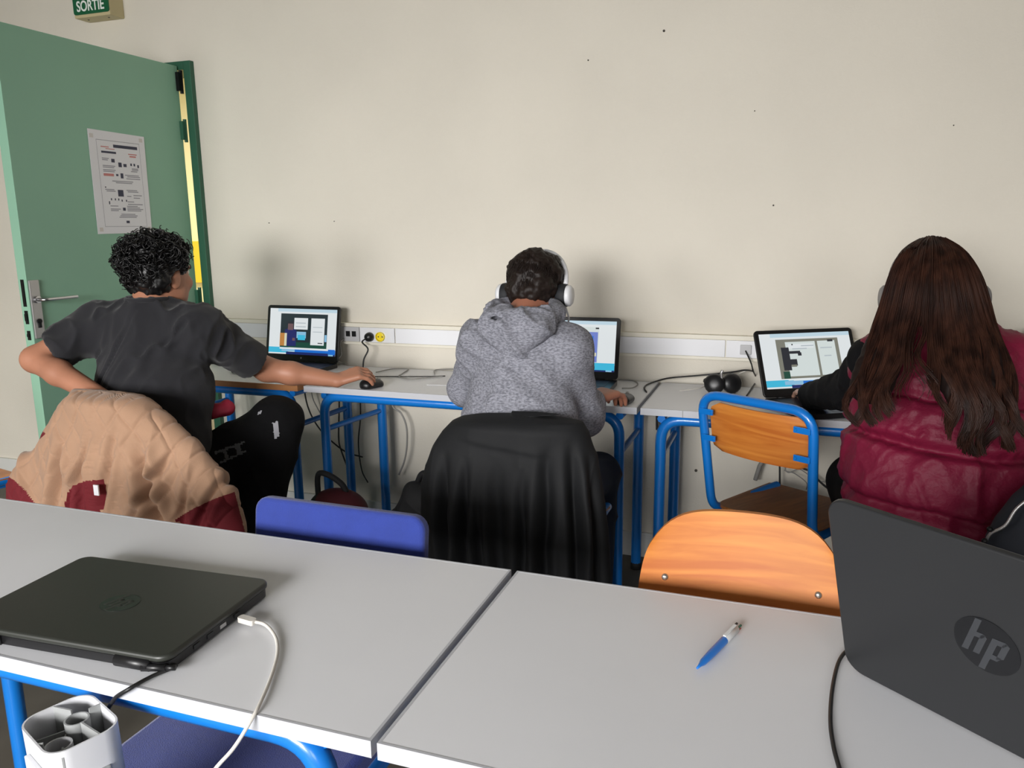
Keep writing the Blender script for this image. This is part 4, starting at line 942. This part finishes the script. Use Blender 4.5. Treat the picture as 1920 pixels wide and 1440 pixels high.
# coarse clumps so that locks read
cl_ = np.round(u/2.4)*2.4; sh = (cl_-u)[:, None]*(np.linspace(0, 1, 24)[None, :]**1.3*.95); lockdir = (grid[-1].mean(0)-grid[0].mean(0)); lockdir = lockdir/(LN-1)
base = base+sh[:, :, None]*lockdir[None, None, :]*1.0
dep = rng.uniform(-.014, .016, S_)[:, None]*np.linspace(.5, .8, 24)[None, :]; base[:, :, 1] += dep
tl = rng.uniform(.90, 1.04, S_)*(.93+.08*np.sin(cl_*5.1)); tl = np.where((u > 15) & (u < 20) & (rng.random(S_) < .75), tl*.55, tl); ts_ = np.clip(TT[None, :]*tl[:, None], 0, 1)
idx = ts_*23; a0 = np.minimum(idx.astype(int), 22); kk = (idx-a0)[:, :, None]; rows = np.arange(S_)[:, None]; base = base[rows, a0]*(1-kk)+base[rows, a0+1]*kk
ph = (cl_*2.1)[:, None]+rng.normal(0, .22, S_)[:, None]; amp = np.clip((ts_-.45)/.55, 0, 1)**1.1*(.017+.005*np.sin(cl_*3.7)[:, None])
tw = ts_*(19+3*np.sin(cl_*2.3))[:, None]+ph; base[:, :, 0] += amp*np.cos(tw)*1.1; base[:, :, 1] += amp*np.sin(tw)*.8-amp*.4
mid_lock = ((u > 14.5) & (u < 21.5)); keep = ~(mid_lock & (rng.random(S_) < .72)); base = base[keep]
base[:, :, :] += rng.normal(0, .0022, (len(base), 1, 3))
P_, F_ = strands(None, base, .0015, 3, .45); cu = mesh_obj('strands', np_mesh('strands', P_, F_), 'hair_brown', hr); cu['kind'] = 'stuff'

# ---------------------------------------------------------------- headphones
def headphones(H, label, shell, band_f, R=.098, cup=.034, cupf=-.005, cupu=-.012, side=.094):
    r = empty('headphones', tuple(H.c), 0, label, 'headphones'); o = H.c
    def L(p): return tuple(V(*p)-o)
    arc = [L(H.p(side*1.02*math.cos(a), cupf+band_f*math.sin(a), cupu+.03+(.122)*math.sin(a))) for a in np.linspace(.05, PI-.05, 26)]
    b = B(); b.tube(arc, .0075, 8); b.build('headband', shell, r, True)
    for s in (-1, 1):
        c = H.p(s*side, cupf, cupu); ax = H.r*s
        b = B(); b.lathe([(0, -.022), (cup*.7, -.022), (cup, -.016), (cup*1.06, .0), (cup*1.0, .011)], L(c), ax, 24); k = b.build('ear_cushion', 'cushion', r, True)
        b = B(); b.lathe([(cup*.9, .010), (cup*.96, .012), (cup*.93, .021), (cup*.75, .027), (0, .028)], L(c), ax, 24); b.build('ear_cup', shell, r, True)
        b = B(); b.tube([L(H.p(s*side*1.02, cupf, cupu+.03)), L(H.p(s*side*1.10, cupf, cupu+.012)), L(H.p(s*side*1.12, cupf, cupu-.005))], .007, 8); b.build('yoke', 'black_plastic', r, True)
    return r
hp = headphones(H2, 'white headphones with black cushions on the hoodie student', 'headset_white', .03)
mic = curve_pts([H2.p(.10, .0, -.04)-H2.c, H2.p(.108, .03, -.075)-H2.c, H2.p(.085, .075, -.09)-H2.c], 8); b = B(); b.tube(mic, .003, 6); b.build('microphone_arm', 'headset_white', hp, True)
headphones(H3, 'grey headphones worn over the long brown hair', 'headset_grey', .035, cup=.036, side=.102, cupu=.0)

# ================================================================== JACKETS AND BAGS
def drape(name, Lp, Rp, Y, dep_f, dep_b, label, mats, zbot, wob, quilt=None, n=190, m=150, power=.75, topround=.03, polys=None, cat='jacket', tilt=0):
    """cloth hung over a chair back: closed sleeve with measured left and right outlines"""
    Lq = np.array([atY(x, y, Y)[[0, 2]] for x, y in Lp]); Rq = np.array([atY(x, y, Y)[[0, 2]] for x, y in Rp])
    zt = max(Lq[:, 1].max(), Rq[:, 1].max()); zs = np.linspace(zt, zbot, m)
    def ed(Q): o = np.argsort(Q[:, 1]); return np.interp(zs, Q[o, 1], Q[o, 0])
    xl, xr = ed(Lq), ed(Rq); P = []
    for j, z in enumerate(zs):
        t = 2*PI*np.arange(n)/n; cx, hw = (xl[j]+xr[j])/2, (xr[j]-xl[j])/2; c, s = np.cos(t), np.sin(t)
        x = cx+hw*np.sign(c)*np.abs(c)**power; q = min(1, (zt-z)/topround); rr = math.sqrt(max(.02, 1-(1-q)**2))
        y = Y-np.where(s > 0, dep_f, dep_b)*rr*s+tilt*(zt-z); P.append(np.stack([x, y, np.full(n, z)], 1))
    P = np.array(P); G = P.reshape(-1, 3)
    F_ = []; jj, ii = np.meshgrid(np.arange(m-1), np.arange(n), indexing='ij'); a = jj*n+ii; c = jj*n+(ii+1) % n
    F_ = np.stack([a, a+n, c+n, c], -1).reshape(-1, 4)
    N = vnormals(G, F_)
    if (N*(G-G.mean(0))).sum() < 0: F_ = F_[:, ::-1]; N = -N
    ramp = np.clip((zt-G[:, 2])/.10, 0, 1)
    d = wob(G)*ramp
    if quilt is not None: d = d+quilt(G, N)
    G = G+N*d[:, None]; G = relax(G, F_, 1)
    top = len(G); G = np.vstack([G, G[:n].mean(0)+V(0, 0, .004)]); tri = [(i, (i+1) % n, top, top) for i in range(n)]
    me = bpy.data.meshes.new(name); me.from_pydata([tuple(p) for p in G], [], [tuple(f) for f in F_]+[(a_, b_, c_) for a_, b_, c_, _ in tri]); me.update()
    bm = bmesh.new(); bm.from_mesh(me); bmesh.ops.recalc_face_normals(bm, faces=bm.faces); bm.to_mesh(me); bm.free()
    me.polygons.foreach_set('use_smooth', [True]*len(me.polygons))
    o = mesh_obj(name, me, mats[0], None, label=label, cat=cat)
    if polys:
        for k in range(1, len(mats)): me.materials.append(MATS[mats[k]])
        paint(me, polys, Y+.03)
    return o
V1 = [((122, 815), (100, 950), .016, .028), ((155, 845), (160, 960), .013, .026), ((222, 795), (196, 970), .012, .024), ((255, 830), (292, 960), .018, .040), ((318, 840), (265, 960), .012, .022), ((352, 880), (335, 980), .012, .018), ((182, 790), (140, 930), .010, .016), ((395, 890), (372, 980), .012, .016)]
V2 = [((838, 840), (848, 1080), .014, .028), ((884, 850), (880, 1090), .012, .030), ((935, 850), (945, 1090), .016, .028), ((985, 870), (990, 1100), .012, .030), ((1030, 830), (1028, 1100), .015, .028), ((1072, 820), (1085, 1100), .012, .026), ((1100, 850), (1118, 1080), .010, .020), ((905, 930), (915, 1090), .010, .018)]
def wob1(G):
    q = np.stack([G[:, 0]*11+1.4*vnoise(G*4, 91), G[:, 1]*3, G[:, 2]*2.2+G[:, 0]*1.5], 1); n = vnoise(q, 90); r_ = (1-np.abs(2*n-1))**2
    return .030*(r_-.35)*np.clip((.82-G[:, 2])/.16, .08, 1)+.007*(vnoise(G*12, 92)-.5)+valleys(G, V1, 1.73)
def quilt1(G, N):
    w_ = .018*(vnoise(G*8, 93)-.5); a = (G[:, 0]*.83+G[:, 2]*.56+w_)/.062; c = (G[:, 0]*.83-G[:, 2]*.56+w_)/.062
    da = np.abs(a-np.round(a))*.062; dc = np.abs(c-np.round(c))*.062; dd = np.minimum(da, dc)
    return .0075*np.sqrt(np.clip(dd/.009, 0, 1))-.006
j1 = drape('quilted_jacket', [(138, 737), (120, 756), (100, 790), (62, 842), (30, 880), (17, 905), (14, 990)], [(236, 737), (268, 746), (312, 780), (366, 835), (408, 890), (438, 935), (452, 985)], 1.80, .075, .06,
  'tan quilted jacket with dark red lining hung over a chair', ['tan']+['burgundy']*4, .40, wob1, quilt1, n=420, m=300,
  polys=[(1, [(120, 960), (124, 930), (135, 912), (160, 902), (194, 899), (195, 930), (190, 975)]), (2, [(328, 975), (360, 955), (400, 936), (440, 922), (460, 1000), (380, 1010)]), (3, [(10, 890), (26, 900), (48, 920), (66, 945), (60, 960), (0, 960)]), (4, [(33, 852), (58, 826), (80, 809), (86, 813), (60, 836), (38, 862)])])
for k_ in (1, 2, 3, 4): split_part(j1, k_, 'lining', 'burgundy')
p = atY(186, 917, 1.705); b = B(); b.box((p[0]-.009, p[1]-.012, p[2]-.016), (p[0]+.009, p[1]-.008, p[2]+.016)); b.build('care_tag', 'paper', j1)
def wob2(G):
    q = np.stack([G[:, 0]*15+.8*vnoise(G*3, 95), G[:, 1]*4, G[:, 2]*1.1], 1); n = vnoise(q, 94); r_ = (1-np.abs(2*n-1))**2
    zf = .765-.10*(G[:, 0]+.70)+.01*vnoise(G*12, 97); step = .007/(1+np.exp(-(G[:, 2]-zf)/.0035))*np.clip((G[:, 0]+.84)/.04, 0, 1)*np.clip((-.57-G[:, 0])/.05, 0, 1)
    return .030*(r_-.35)*np.clip((.80-G[:, 2])/.22, .10, 1)+valleys(G, V2, 1.93)+.008*(vnoise(G*14, 96)-.5)+step
drape('black_jacket', [(960, 776), (900, 776.6), (868, 779), (850, 787), (832, 805), (815, 832), (799, 868), (793, 905), (797, 960), (806, 1060)], [(1000, 776), (1050, 776.6), (1075, 779), (1092, 789), (1105, 810), (1118, 850), (1128, 930), (1137, 1000), (1142, 1080)], 1.985, .085, .035, 'thin black jacket hung over the chair of the hoodie student', ['jacket_black'], .34, wob2, n=320, m=240, topround=.045)
def wob3(G): q = np.stack([G[:, 0]*10, G[:, 1]*4, G[:, 2]*2], 1); return .03*(vnoise(q, 98)-.5)+.01*(vnoise(G*14, 99)-.5)
co = drape('dark_coat', [(1990, 880), (1935, 900), (1895, 930), (1862, 968), (1844, 1005), (1838, 1060), (1840, 1150)], [(2040, 880), (2110, 900), (2160, 940), (2190, 990), (2200, 1060), (2200, 1150)], 1.80, .07, .055, 'dark navy coat with zip hung on a chair at the right edge', ['navy'], .36, wob3)
zp = curve_pts([atY(1935, 930, 1.735), atY(1905, 955, 1.73), atY(1885, 985, 1.728), atY(1858, 1000, 1.74), atY(1848, 1015, 1.75)], 8); b = B(); b.tube(zp, .003, 6); b.build('zip', 'steel', co, True)
for (x, y) in ((1856, 992), (1846, 1014)):
    p = atY(x, y, 1.74); b = B(); q = bmesh.new(); bmesh.ops.create_uvsphere(q, u_segments=10, v_segments=6, radius=.006); b.bm(q, Matrix.Translation(Vector(p))); b.build('zip_pull', 'black_metal', co, True)
# bags on the floor under the middle desk
bg1 = empty('backpack', (-1.553, 2.42, 0), rad(8), 'small dark red and black backpack on the floor under the middle desk', 'backpack')
F = Field((-.22, -.2, -.02), (.22, .2, .55), .007); F.cap((0, 0, .12), (0, .0, .315), (.145, .105), (.115, .085), k=.04, S=(1, 0, 0)); F.cap((0, -.07, .1), (0, -.06, .19), (.11, .06), (.10, .045), k=.03, S=(1, 0, 0)); F.cut((0, 0, .003), (0, 0, -1))
me = F.mesh('bag', 2, disp=folds(.01, 16, V(0, 0, 1), .4, 50)); bo = mesh_obj('bag_body', me, ['bag_black', 'bag_red'], bg1)
C_ = np.zeros(len(me.polygons)*3); me.polygons.foreach_get('center', C_); C_ = C_.reshape(-1, 3); me.polygons.foreach_set('material_index', ((C_[:, 0] > .015+.3*(.30-C_[:, 2])-.06) & (C_[:, 2] > .06)).astype(np.int32))
split_part(bo, 1, 'red_panel', 'bag_red')
b = B(); b.tube(curve_pts([(-.075, -.0, .365), (-.07, -.0, .45), (-.03, -.005, .455), (.02, -.005, .425), (.04, 0, .39)], 6), .011, 8); b.build('carry_loop', 'bag_black', bg1, True)
for s in (-1, 1):
    b = B(); b.tube(curve_pts([(s*.06, .085, .30), (s*.09, .13, .22), (s*.08, .11, .08)], 6), .013, 6); b.build('shoulder_strap', 'bag_black', bg1, True)
bg2 = empty('black_bag', (-1.315, 2.43, 0), rad(-8), 'slouched black bag on the floor beside the black jacket', 'bag')
F = Field((-.28, -.22, -.02), (.28, .22, .55), .007); F.cap((.05, 0, .11), (.13, 0, .40), (.17, .11), (.085, .07), k=.05, S=(1, 0, 0)); F.cap((-.10, 0, .09), (-.02, 0, .22), (.10, .09), (.08, .07), k=.05, S=(1, 0, 0)); F.cut((0, 0, .003), (0, 0, -1))
mesh_obj('bag_body', F.mesh('bag', 2, disp=folds(.02, 14, V(.5, 0, -.8), .3, 53)), 'bag_black', bg2)
b = B(); b.tube(curve_pts([(.10, .0, .46), (.13, -.01, .50), (.18, -.01, .495), (.20, 0, .42)], 6), .011, 8); b.build('carry_loop', 'bag_black', bg2, True)
p = atD(404, 770, 2.72); F = Field(p-.09, p+.09, .005); F.cap(p-r1*.035, p+r1*.03+f1*.03, (.022, .028), k=.02); mesh_obj('red_cloth', F.mesh('cloth', 2, disp=folds(.01, 30, V(0, 0, 1), .4, 55)), 'red_cloth', None, label='bit of crumpled red cloth on the lap beside the left desk', cat='cloth')

# ================================================================== SMALL THINGS
def mouse(loc, az, label):
    r = empty('computer_mouse', loc, rad(-az), label, 'mouse', 'black computer mice'); F = Field((-.05, -.08, -.01), (.05, .08, .06), .003)
    F.cap((0, -.025, .012), (0, .03, .010), (.030, .024), (.027, .018), k=.01, S=(1, 0, 0)); F.cut((0, 0, .001), (0, 0, -1)); mesh_obj('mouse_body', F.mesh('m', 2), 'black_plastic', r)
    b = B(); b.tube([(-.004, .032, .027), (.004, .032, .027)], .008, 12); b.build('scroll_wheel', 'steel', r, True); return r
m1 = atZ(697, 721, .762); mouse((m1[0], m1[1], .7505), 25, 'black mouse under the hand of the black T-shirt student')
m2 = atZ(1170, 750, .76); mouse((m2[0], m2[1], .7505), 10, 'black mouse under the hand of the hoodie student')
# headset lying on the right wall desk
hs = empty('desk_headset', tuple(atZ(1354, 737, .752)), rad(15), 'black headset lying folded on the right wall desk', 'headset')
for x, y in ((-.028, 0), (.035, .012)):
    b = B(); b.lathe([(0, -.016), (.026, -.016), (.036, -.008), (.037, .004), (.030, .014), (.012, .018), (0, .018)], (x, y, .034), (.25*(1 if x > 0 else -1), -.9, .25), 18); b.build('ear_cup', 'black_plastic', hs, True)
b = B(); b.tube(curve_pts([(-.03, .01, .06), (-.05, .07, .03), (0, .105, .02), (.055, .08, .03), (.04, .02, .06)], 8), .008, 8); b.build('headband', 'black_plastic', hs, True)
b = B(); b.tube(curve_pts([(-.005, -.01, .055), (-.008, -.012, .075), (-.004, -.012, .085)], 4), .005, 6); b.build('microphone_arm', 'steel', hs, True)
# four-colour pen
a, q = atZ(1307, 1253, .757), atZ(1386, 1172, .757); ax = nrm(q-a); Lg = np.linalg.norm(q-a)
pn = empty('ballpoint_pen', tuple(a), 0, 'blue and white four colour pen on the right front table', 'pen')
b = B(); b.lathe([(0, 0), (.0015, .0), (.0022, .008), (.0048, .02), (.0058, .05), (.0060, Lg*.62)], (0, 0, 0), ax, 16); b.build('barrel', 'pen_blue', pn, True)
b = B(); b.lathe([(.0060, Lg*.62), (.0062, Lg*.66), (.0064, Lg*.90), (.0048, Lg*.91)], (0, 0, 0), ax, 16); b.build('upper_barrel', 'pen_white', pn, True)
sd = nrm(np.cross(ax, UP)); nn = np.cross(sd, ax)
for k, (dx, dz, m) in enumerate(((-.0035, .002, 'pen_black'), (.0035, .002, 'pen_green'), (-.0025, -.003, 'pen_blue'), (.0025, -.003, 'pen_red'))):
    b = B(); o = ax*Lg*.90+sd*dx+nn*dz; b.tube([o-ax*.012, o+ax*(.012 if k else .014)], .0019, 6); b.build('colour_slider', m, pn)
b = B(); b.box((-.002, 0, 0), (.002, .04, .0015)); o = b.build('clip', 'pen_white', pn); o.matrix_local = basis(ax*Lg*.62+nn*.0066, sd, ax)
# papers on the wall desks
def sheet(pts, label, z=.7506):
    P = [atZ(x, y, z) for x, y in pts]; b = B(); n = len(P); b.add([p for p in P]+[p+UP*.0012 for p in P], [tuple(range(n))[::-1], tuple(range(n, 2*n))]+[(i, (i+1) % n, n+(i+1) % n, n+i) for i in range(n)])
    return b.build('paper_sheet', 'paper', None, label=label, cat='paper')
sheet([(800, 722), (838, 706), (862, 708), (850, 723)], 'small white slip of paper beside the grey hoodie sleeve')
sheet([(585, 704), (640, 684), (668, 690), (615, 712)], 'white paper between the mouse hand and the first laptop')
# white plastic service post, cut open at the top, at the near side of the table
PO = empty('service_post', (-.838, .690, 0), rad(-22), 'white plastic power post with open hollow top beside the left front table', 'post')
PO.rotation_euler = (rad(1.5), rad(-1), rad(-22)); HT = .722
def ringprism(b, outer, inner, z0, z1):
    n = len(outer); v = [(x, y, z) for z in (z0, z1) for x, y in outer]+[(x, y, z) for z in (z0, z1) for x, y in inner]; f = []
    for i in range(n):
        j = (i+1) % n; f += [(i, j, n+j, n+i), (2*n+i, 3*n+i, 3*n+j, 2*n+j), (n+i, n+j, 3*n+j, 3*n+i), (i, 2*n+i, 2*n+j, j)]
    b.add(v, f)
b = B(); ringprism(b, rrect(.118, .09, .026, 6), rrect(.113, .085, .0235, 6), 0, HT); auto_smooth(b.build('outer_shell', 'white_plastic', PO))
for (x, y, R_, z, m) in ((-.012, .012, .0155, HT-.006, 'grey_plastic'), (.018, -.022, .0165, HT-.012, 'white_plastic')):
    b = B(); cA = [(x+R_*math.cos(t), y+R_*math.sin(t)) for t in np.linspace(0, 2*PI, 21)[:-1]]; cI = [(x+(R_-.0022)*math.cos(t), y+(R_-.0022)*math.sin(t)) for t in np.linspace(0, 2*PI, 21)[:-1]]; ringprism(b, cA, cI, .3, z); auto_smooth(b.build('inner_tube', m, PO))
for p, q, z in (((-.057, .0), (-.028, .012), HT), ((.004, .012), (.057, .018), HT-.004), ((-.012, .028), (-.012, .043), HT), ((-.012, -.003), (.006, -.014), HT-.02), ((.034, -.022), (.057, -.03), HT-.008), ((.018, -.038), (.014, -.043), HT), ((-.03, -.043), (-.02, .0), HT-.02)):
    d = nrm(V(q[0]-p[0], q[1]-p[1], 0)); nrm_ = V(-d[1], d[0], 0)*.0012; b = B(); b.prism([(0, 0), (1, 0), (1, 1), (0, 1)], V(p[0], p[1], .3)-nrm_, V(q[0]-p[0], q[1]-p[1], 0), V(0, 0, z-.3), nrm_*2/np.linalg.norm(nrm_*2), .0024); b.build('inner_web', 'grey_plastic', PO)
b = B(); b.box((-.058, -.04, .29), (.058, .04, .30)); b.build('inner_floor', 'grey_plastic', PO)
b = B(); b.box((-.020, -.052, .1), (.052, -.0452, HT-.028), .002); b.build('front_cover', 'white_plastic', PO)
b = B(); b.box((.0592, -.03, .1), (.064, .02, HT-.045), .002); b.build('side_cover', 'grey_plastic', PO)
# ------------------------------------------------------------------ cables
def cable(pts, r, m, label, name='cable', n=12, **kw):
    b = B(); b.tube(curve_pts(pts, n), r, 8); return b.build(name, m, None, True, label=label, cat='cable', **kw)
Zt = .7535
uc = cable([V(*atZ(470, 1164, .7605)), atZ(498, 1172, .757), atZ(517, 1196, .754), atZ(520, 1226, .7535), atZ(508, 1270, .7535), atZ(488, 1318, .754), V(*atY(474, 1345, .728)), V(*atY(440, 1400, .70)), V(*atY(405, 1440, .68)), V(*atY(360, 1500, .66))], .0026, 'cable_white', 'white charging cable plugged into the closed laptop', 'usb_cable')
p = atZ(459, 1162, .7605); b = B(); b.prism(rrect(.030, .012, .003), p+V(.004, 0, -.004), nrm(V(1, -.12, 0)), nrm(V(.12, 1, 0)), UP, .008); b.build('cable_plug', 'cable_white', uc)
pc = cable([V(-.80, .768, .762), atZ(330, 1248, .757), atZ(285, 1268, .7545), atZ(240, 1293, .754), V(*atY(212, 1314, .728)), V(*atY(196, 1335, .735))+V(0, 0, -.02), V(-.88, .75, .55), V(-.9, .76, .2)], .0028, 'cable_black', 'black power cable running from the closed laptop over the table edge', 'power_cable')
b = B(); b.tube([V(-.783, .772, .760), V(-.815, .762, .760)], .0055, 8); b.tube([V(-.783, .772, .760), V(-.770, .776, .760)], .004, 8); b.build('cable_plug', 'black_plastic', pc, True)
lc = cable([atZ(1610, 1214, .759), atZ(1592, 1217, .757), atZ(1573, 1240, Zt), atZ(1561, 1290, Zt), atZ(1557, 1350, Zt), atZ(1563, 1400, Zt), atZ(1575, 1445, Zt), atZ(1590, 1500, Zt)], .0026, 'cable_black', 'thin black cable curving beside the open grey laptop', 'laptop_cable')
b = B(); b.tube([atZ(1594, 1207, .760), atZ(1606, 1204, .760)], .005, 8); b.build('cable_plug', 'steel', lc, True)
wy = W-.05
pg = cable([(-1.735, wy-.025, .876), (-1.745, wy-.045, .862), atY(690, 655, wy-.05), atY(682, 675, wy-.06), atY(680, 700, wy-.08), atZ(675, 703, Zt)], .0035, 'cable_black', 'black plug and cord in the trunking socket above the mouse hand', 'mains_lead')
b = B(); b.lathe([(0, 0), (.019, 0), (.021, .006), (.019, .02), (.012, .028), (0, .030)], (-1.73, W-.05, .880), (0, -1, 0), 16); b.build('plug', 'black_plastic', pg, True)
cable([atZ(705, 698, Zt), atZ(735, 692, Zt), atZ(765, 692, Zt), atZ(755, 700, Zt), atZ(748, 706, Zt), atZ(770, 711, Zt), atZ(815, 707, Zt), atZ(830, 706, Zt)], .0022, 'cable_grey', 'grey mouse cable looping behind the first mouse')
cable([atZ(700, 706, Zt), atZ(745, 706, Zt), atZ(800, 706, Zt), atZ(835, 705, Zt)], .0022, 'cable_black', 'black cable lying straight on the middle wall desk')
cable([atZ(815, 702, Zt), atZ(816, 694, Zt), atZ(840, 692, Zt), atZ(870, 692, Zt)], .0022, 'cable_grey', 'short grey cable bend left of the hoodie sleeve')
cable([(-1.86, wy-.005, .868), (-1.865, wy-.03, .85), atY(640, 665, wy-.04), atY(633, 676, wy-.06), atZ(645, 682, Zt)], .003, 'cable_grey', 'grey network cable hanging from the socket by the first laptop')
cable([atZ(1160, 712, Zt), atZ(1185, 713, Zt), atZ(1196, 720, Zt), atZ(1186, 727, Zt), atZ(1166, 728, Zt)], .0022, 'cable_grey', 'small grey cable loop beside the hoodie hand')
cable([atZ(1212, 735, Zt), atZ(1208, 727, Zt), atZ(1216, 720, Zt), atZ(1240, 712, .757), atY(1262, 708, wy-.06), atY(1310, 704, wy-.04), atY(1370, 698, wy-.04), atY(1400, 694, wy-.06), atZ(1425, 700, .76)], .003, 'cable_black', 'black cable running along the wall to the tilted laptop')
cable([atZ(1275, 733, Zt), atZ(1310, 728, Zt), atZ(1330, 720, Zt), atY(1365, 708, wy-.08), atY(1400, 695, wy-.06)], .0018, 'cable_white', 'thin pale cable on the right wall desk by the headset')
cable([(-.15, wy-.01, .885), atY(1408, 680, wy-.04), atY(1412, 695, wy-.05), atZ(1418, 712, .757), atZ(1408, 730, Zt), atZ(1400, 742, Zt)], .0028, 'cable_black', 'black cord dropping from the right socket beside the tilted laptop')
# under the desks
def wcable(px, r, m, label, off=.075):
    P = [atY(x, y, W-off) for x, y in px]; P[0:0] = [V(P[0][0], W-off, .731)] if P[0][2] < .70 else []; cable(P, r, m, label)
wcable([(572, 740), (582, 775), (600, 805), (625, 830), (650, 848), (680, 857)], .0035, 'cable_black', 'black cable sagging under the middle desk')
wcable([(585, 740), (595, 765), (610, 790)], .0025, 'cable_grey', 'thin grey cable hanging under the left desk end')
wcable([(636, 750), (635, 820), (640, 845), (655, 885), (665, 905)], .0035, 'cable_black', 'black cable hanging straight behind the front blue leg')
wcable([(735, 758), (752, 775), (762, 800), (763, 835), (758, 865), (748, 890)], .004, 'cable_grey', 'grey cable bowing down to the black bag')
wcable([(676, 775), (672, 830), (678, 880), (690, 905)], .003, 'cable_black', 'dark cable hanging between the rear blue legs')
wcable([(1438, 855), (1452, 868), (1470, 864), (1478, 855)], .0025, 'cable_black', 'small loop of black cable under the empty chair backrest')
wcable([(1462, 850), (1462, 880), (1462, 912)], .0035, 'cable_black', 'vertical black cable seen through the empty chair')
wcable([(1500, 862), (1520, 885), (1545, 910), (1580, 935)], .004, 'cable_black', 'slanting black cable seen through the empty chair')
wcable([(1474, 868), (1472, 882), (1490, 888), (1512, 905), (1512, 918)], .002, 'cable_grey', 'thin grey cable drooping seen through the empty chair')
wcable([(1472, 876), (1500, 880), (1530, 900), (1560, 905)], .002, 'cable_grey', 'thin grey cable slanting towards the burgundy vest')
wcable([(1432, 850), (1424, 875), (1416, 900)], .008, 'cable_grey', 'thick grey cable stub above the empty chair seat')
wcable([(1232, 780), (1232, 806)], .005, 'cable_black', 'short dark cable under the edge of the right wall desk')
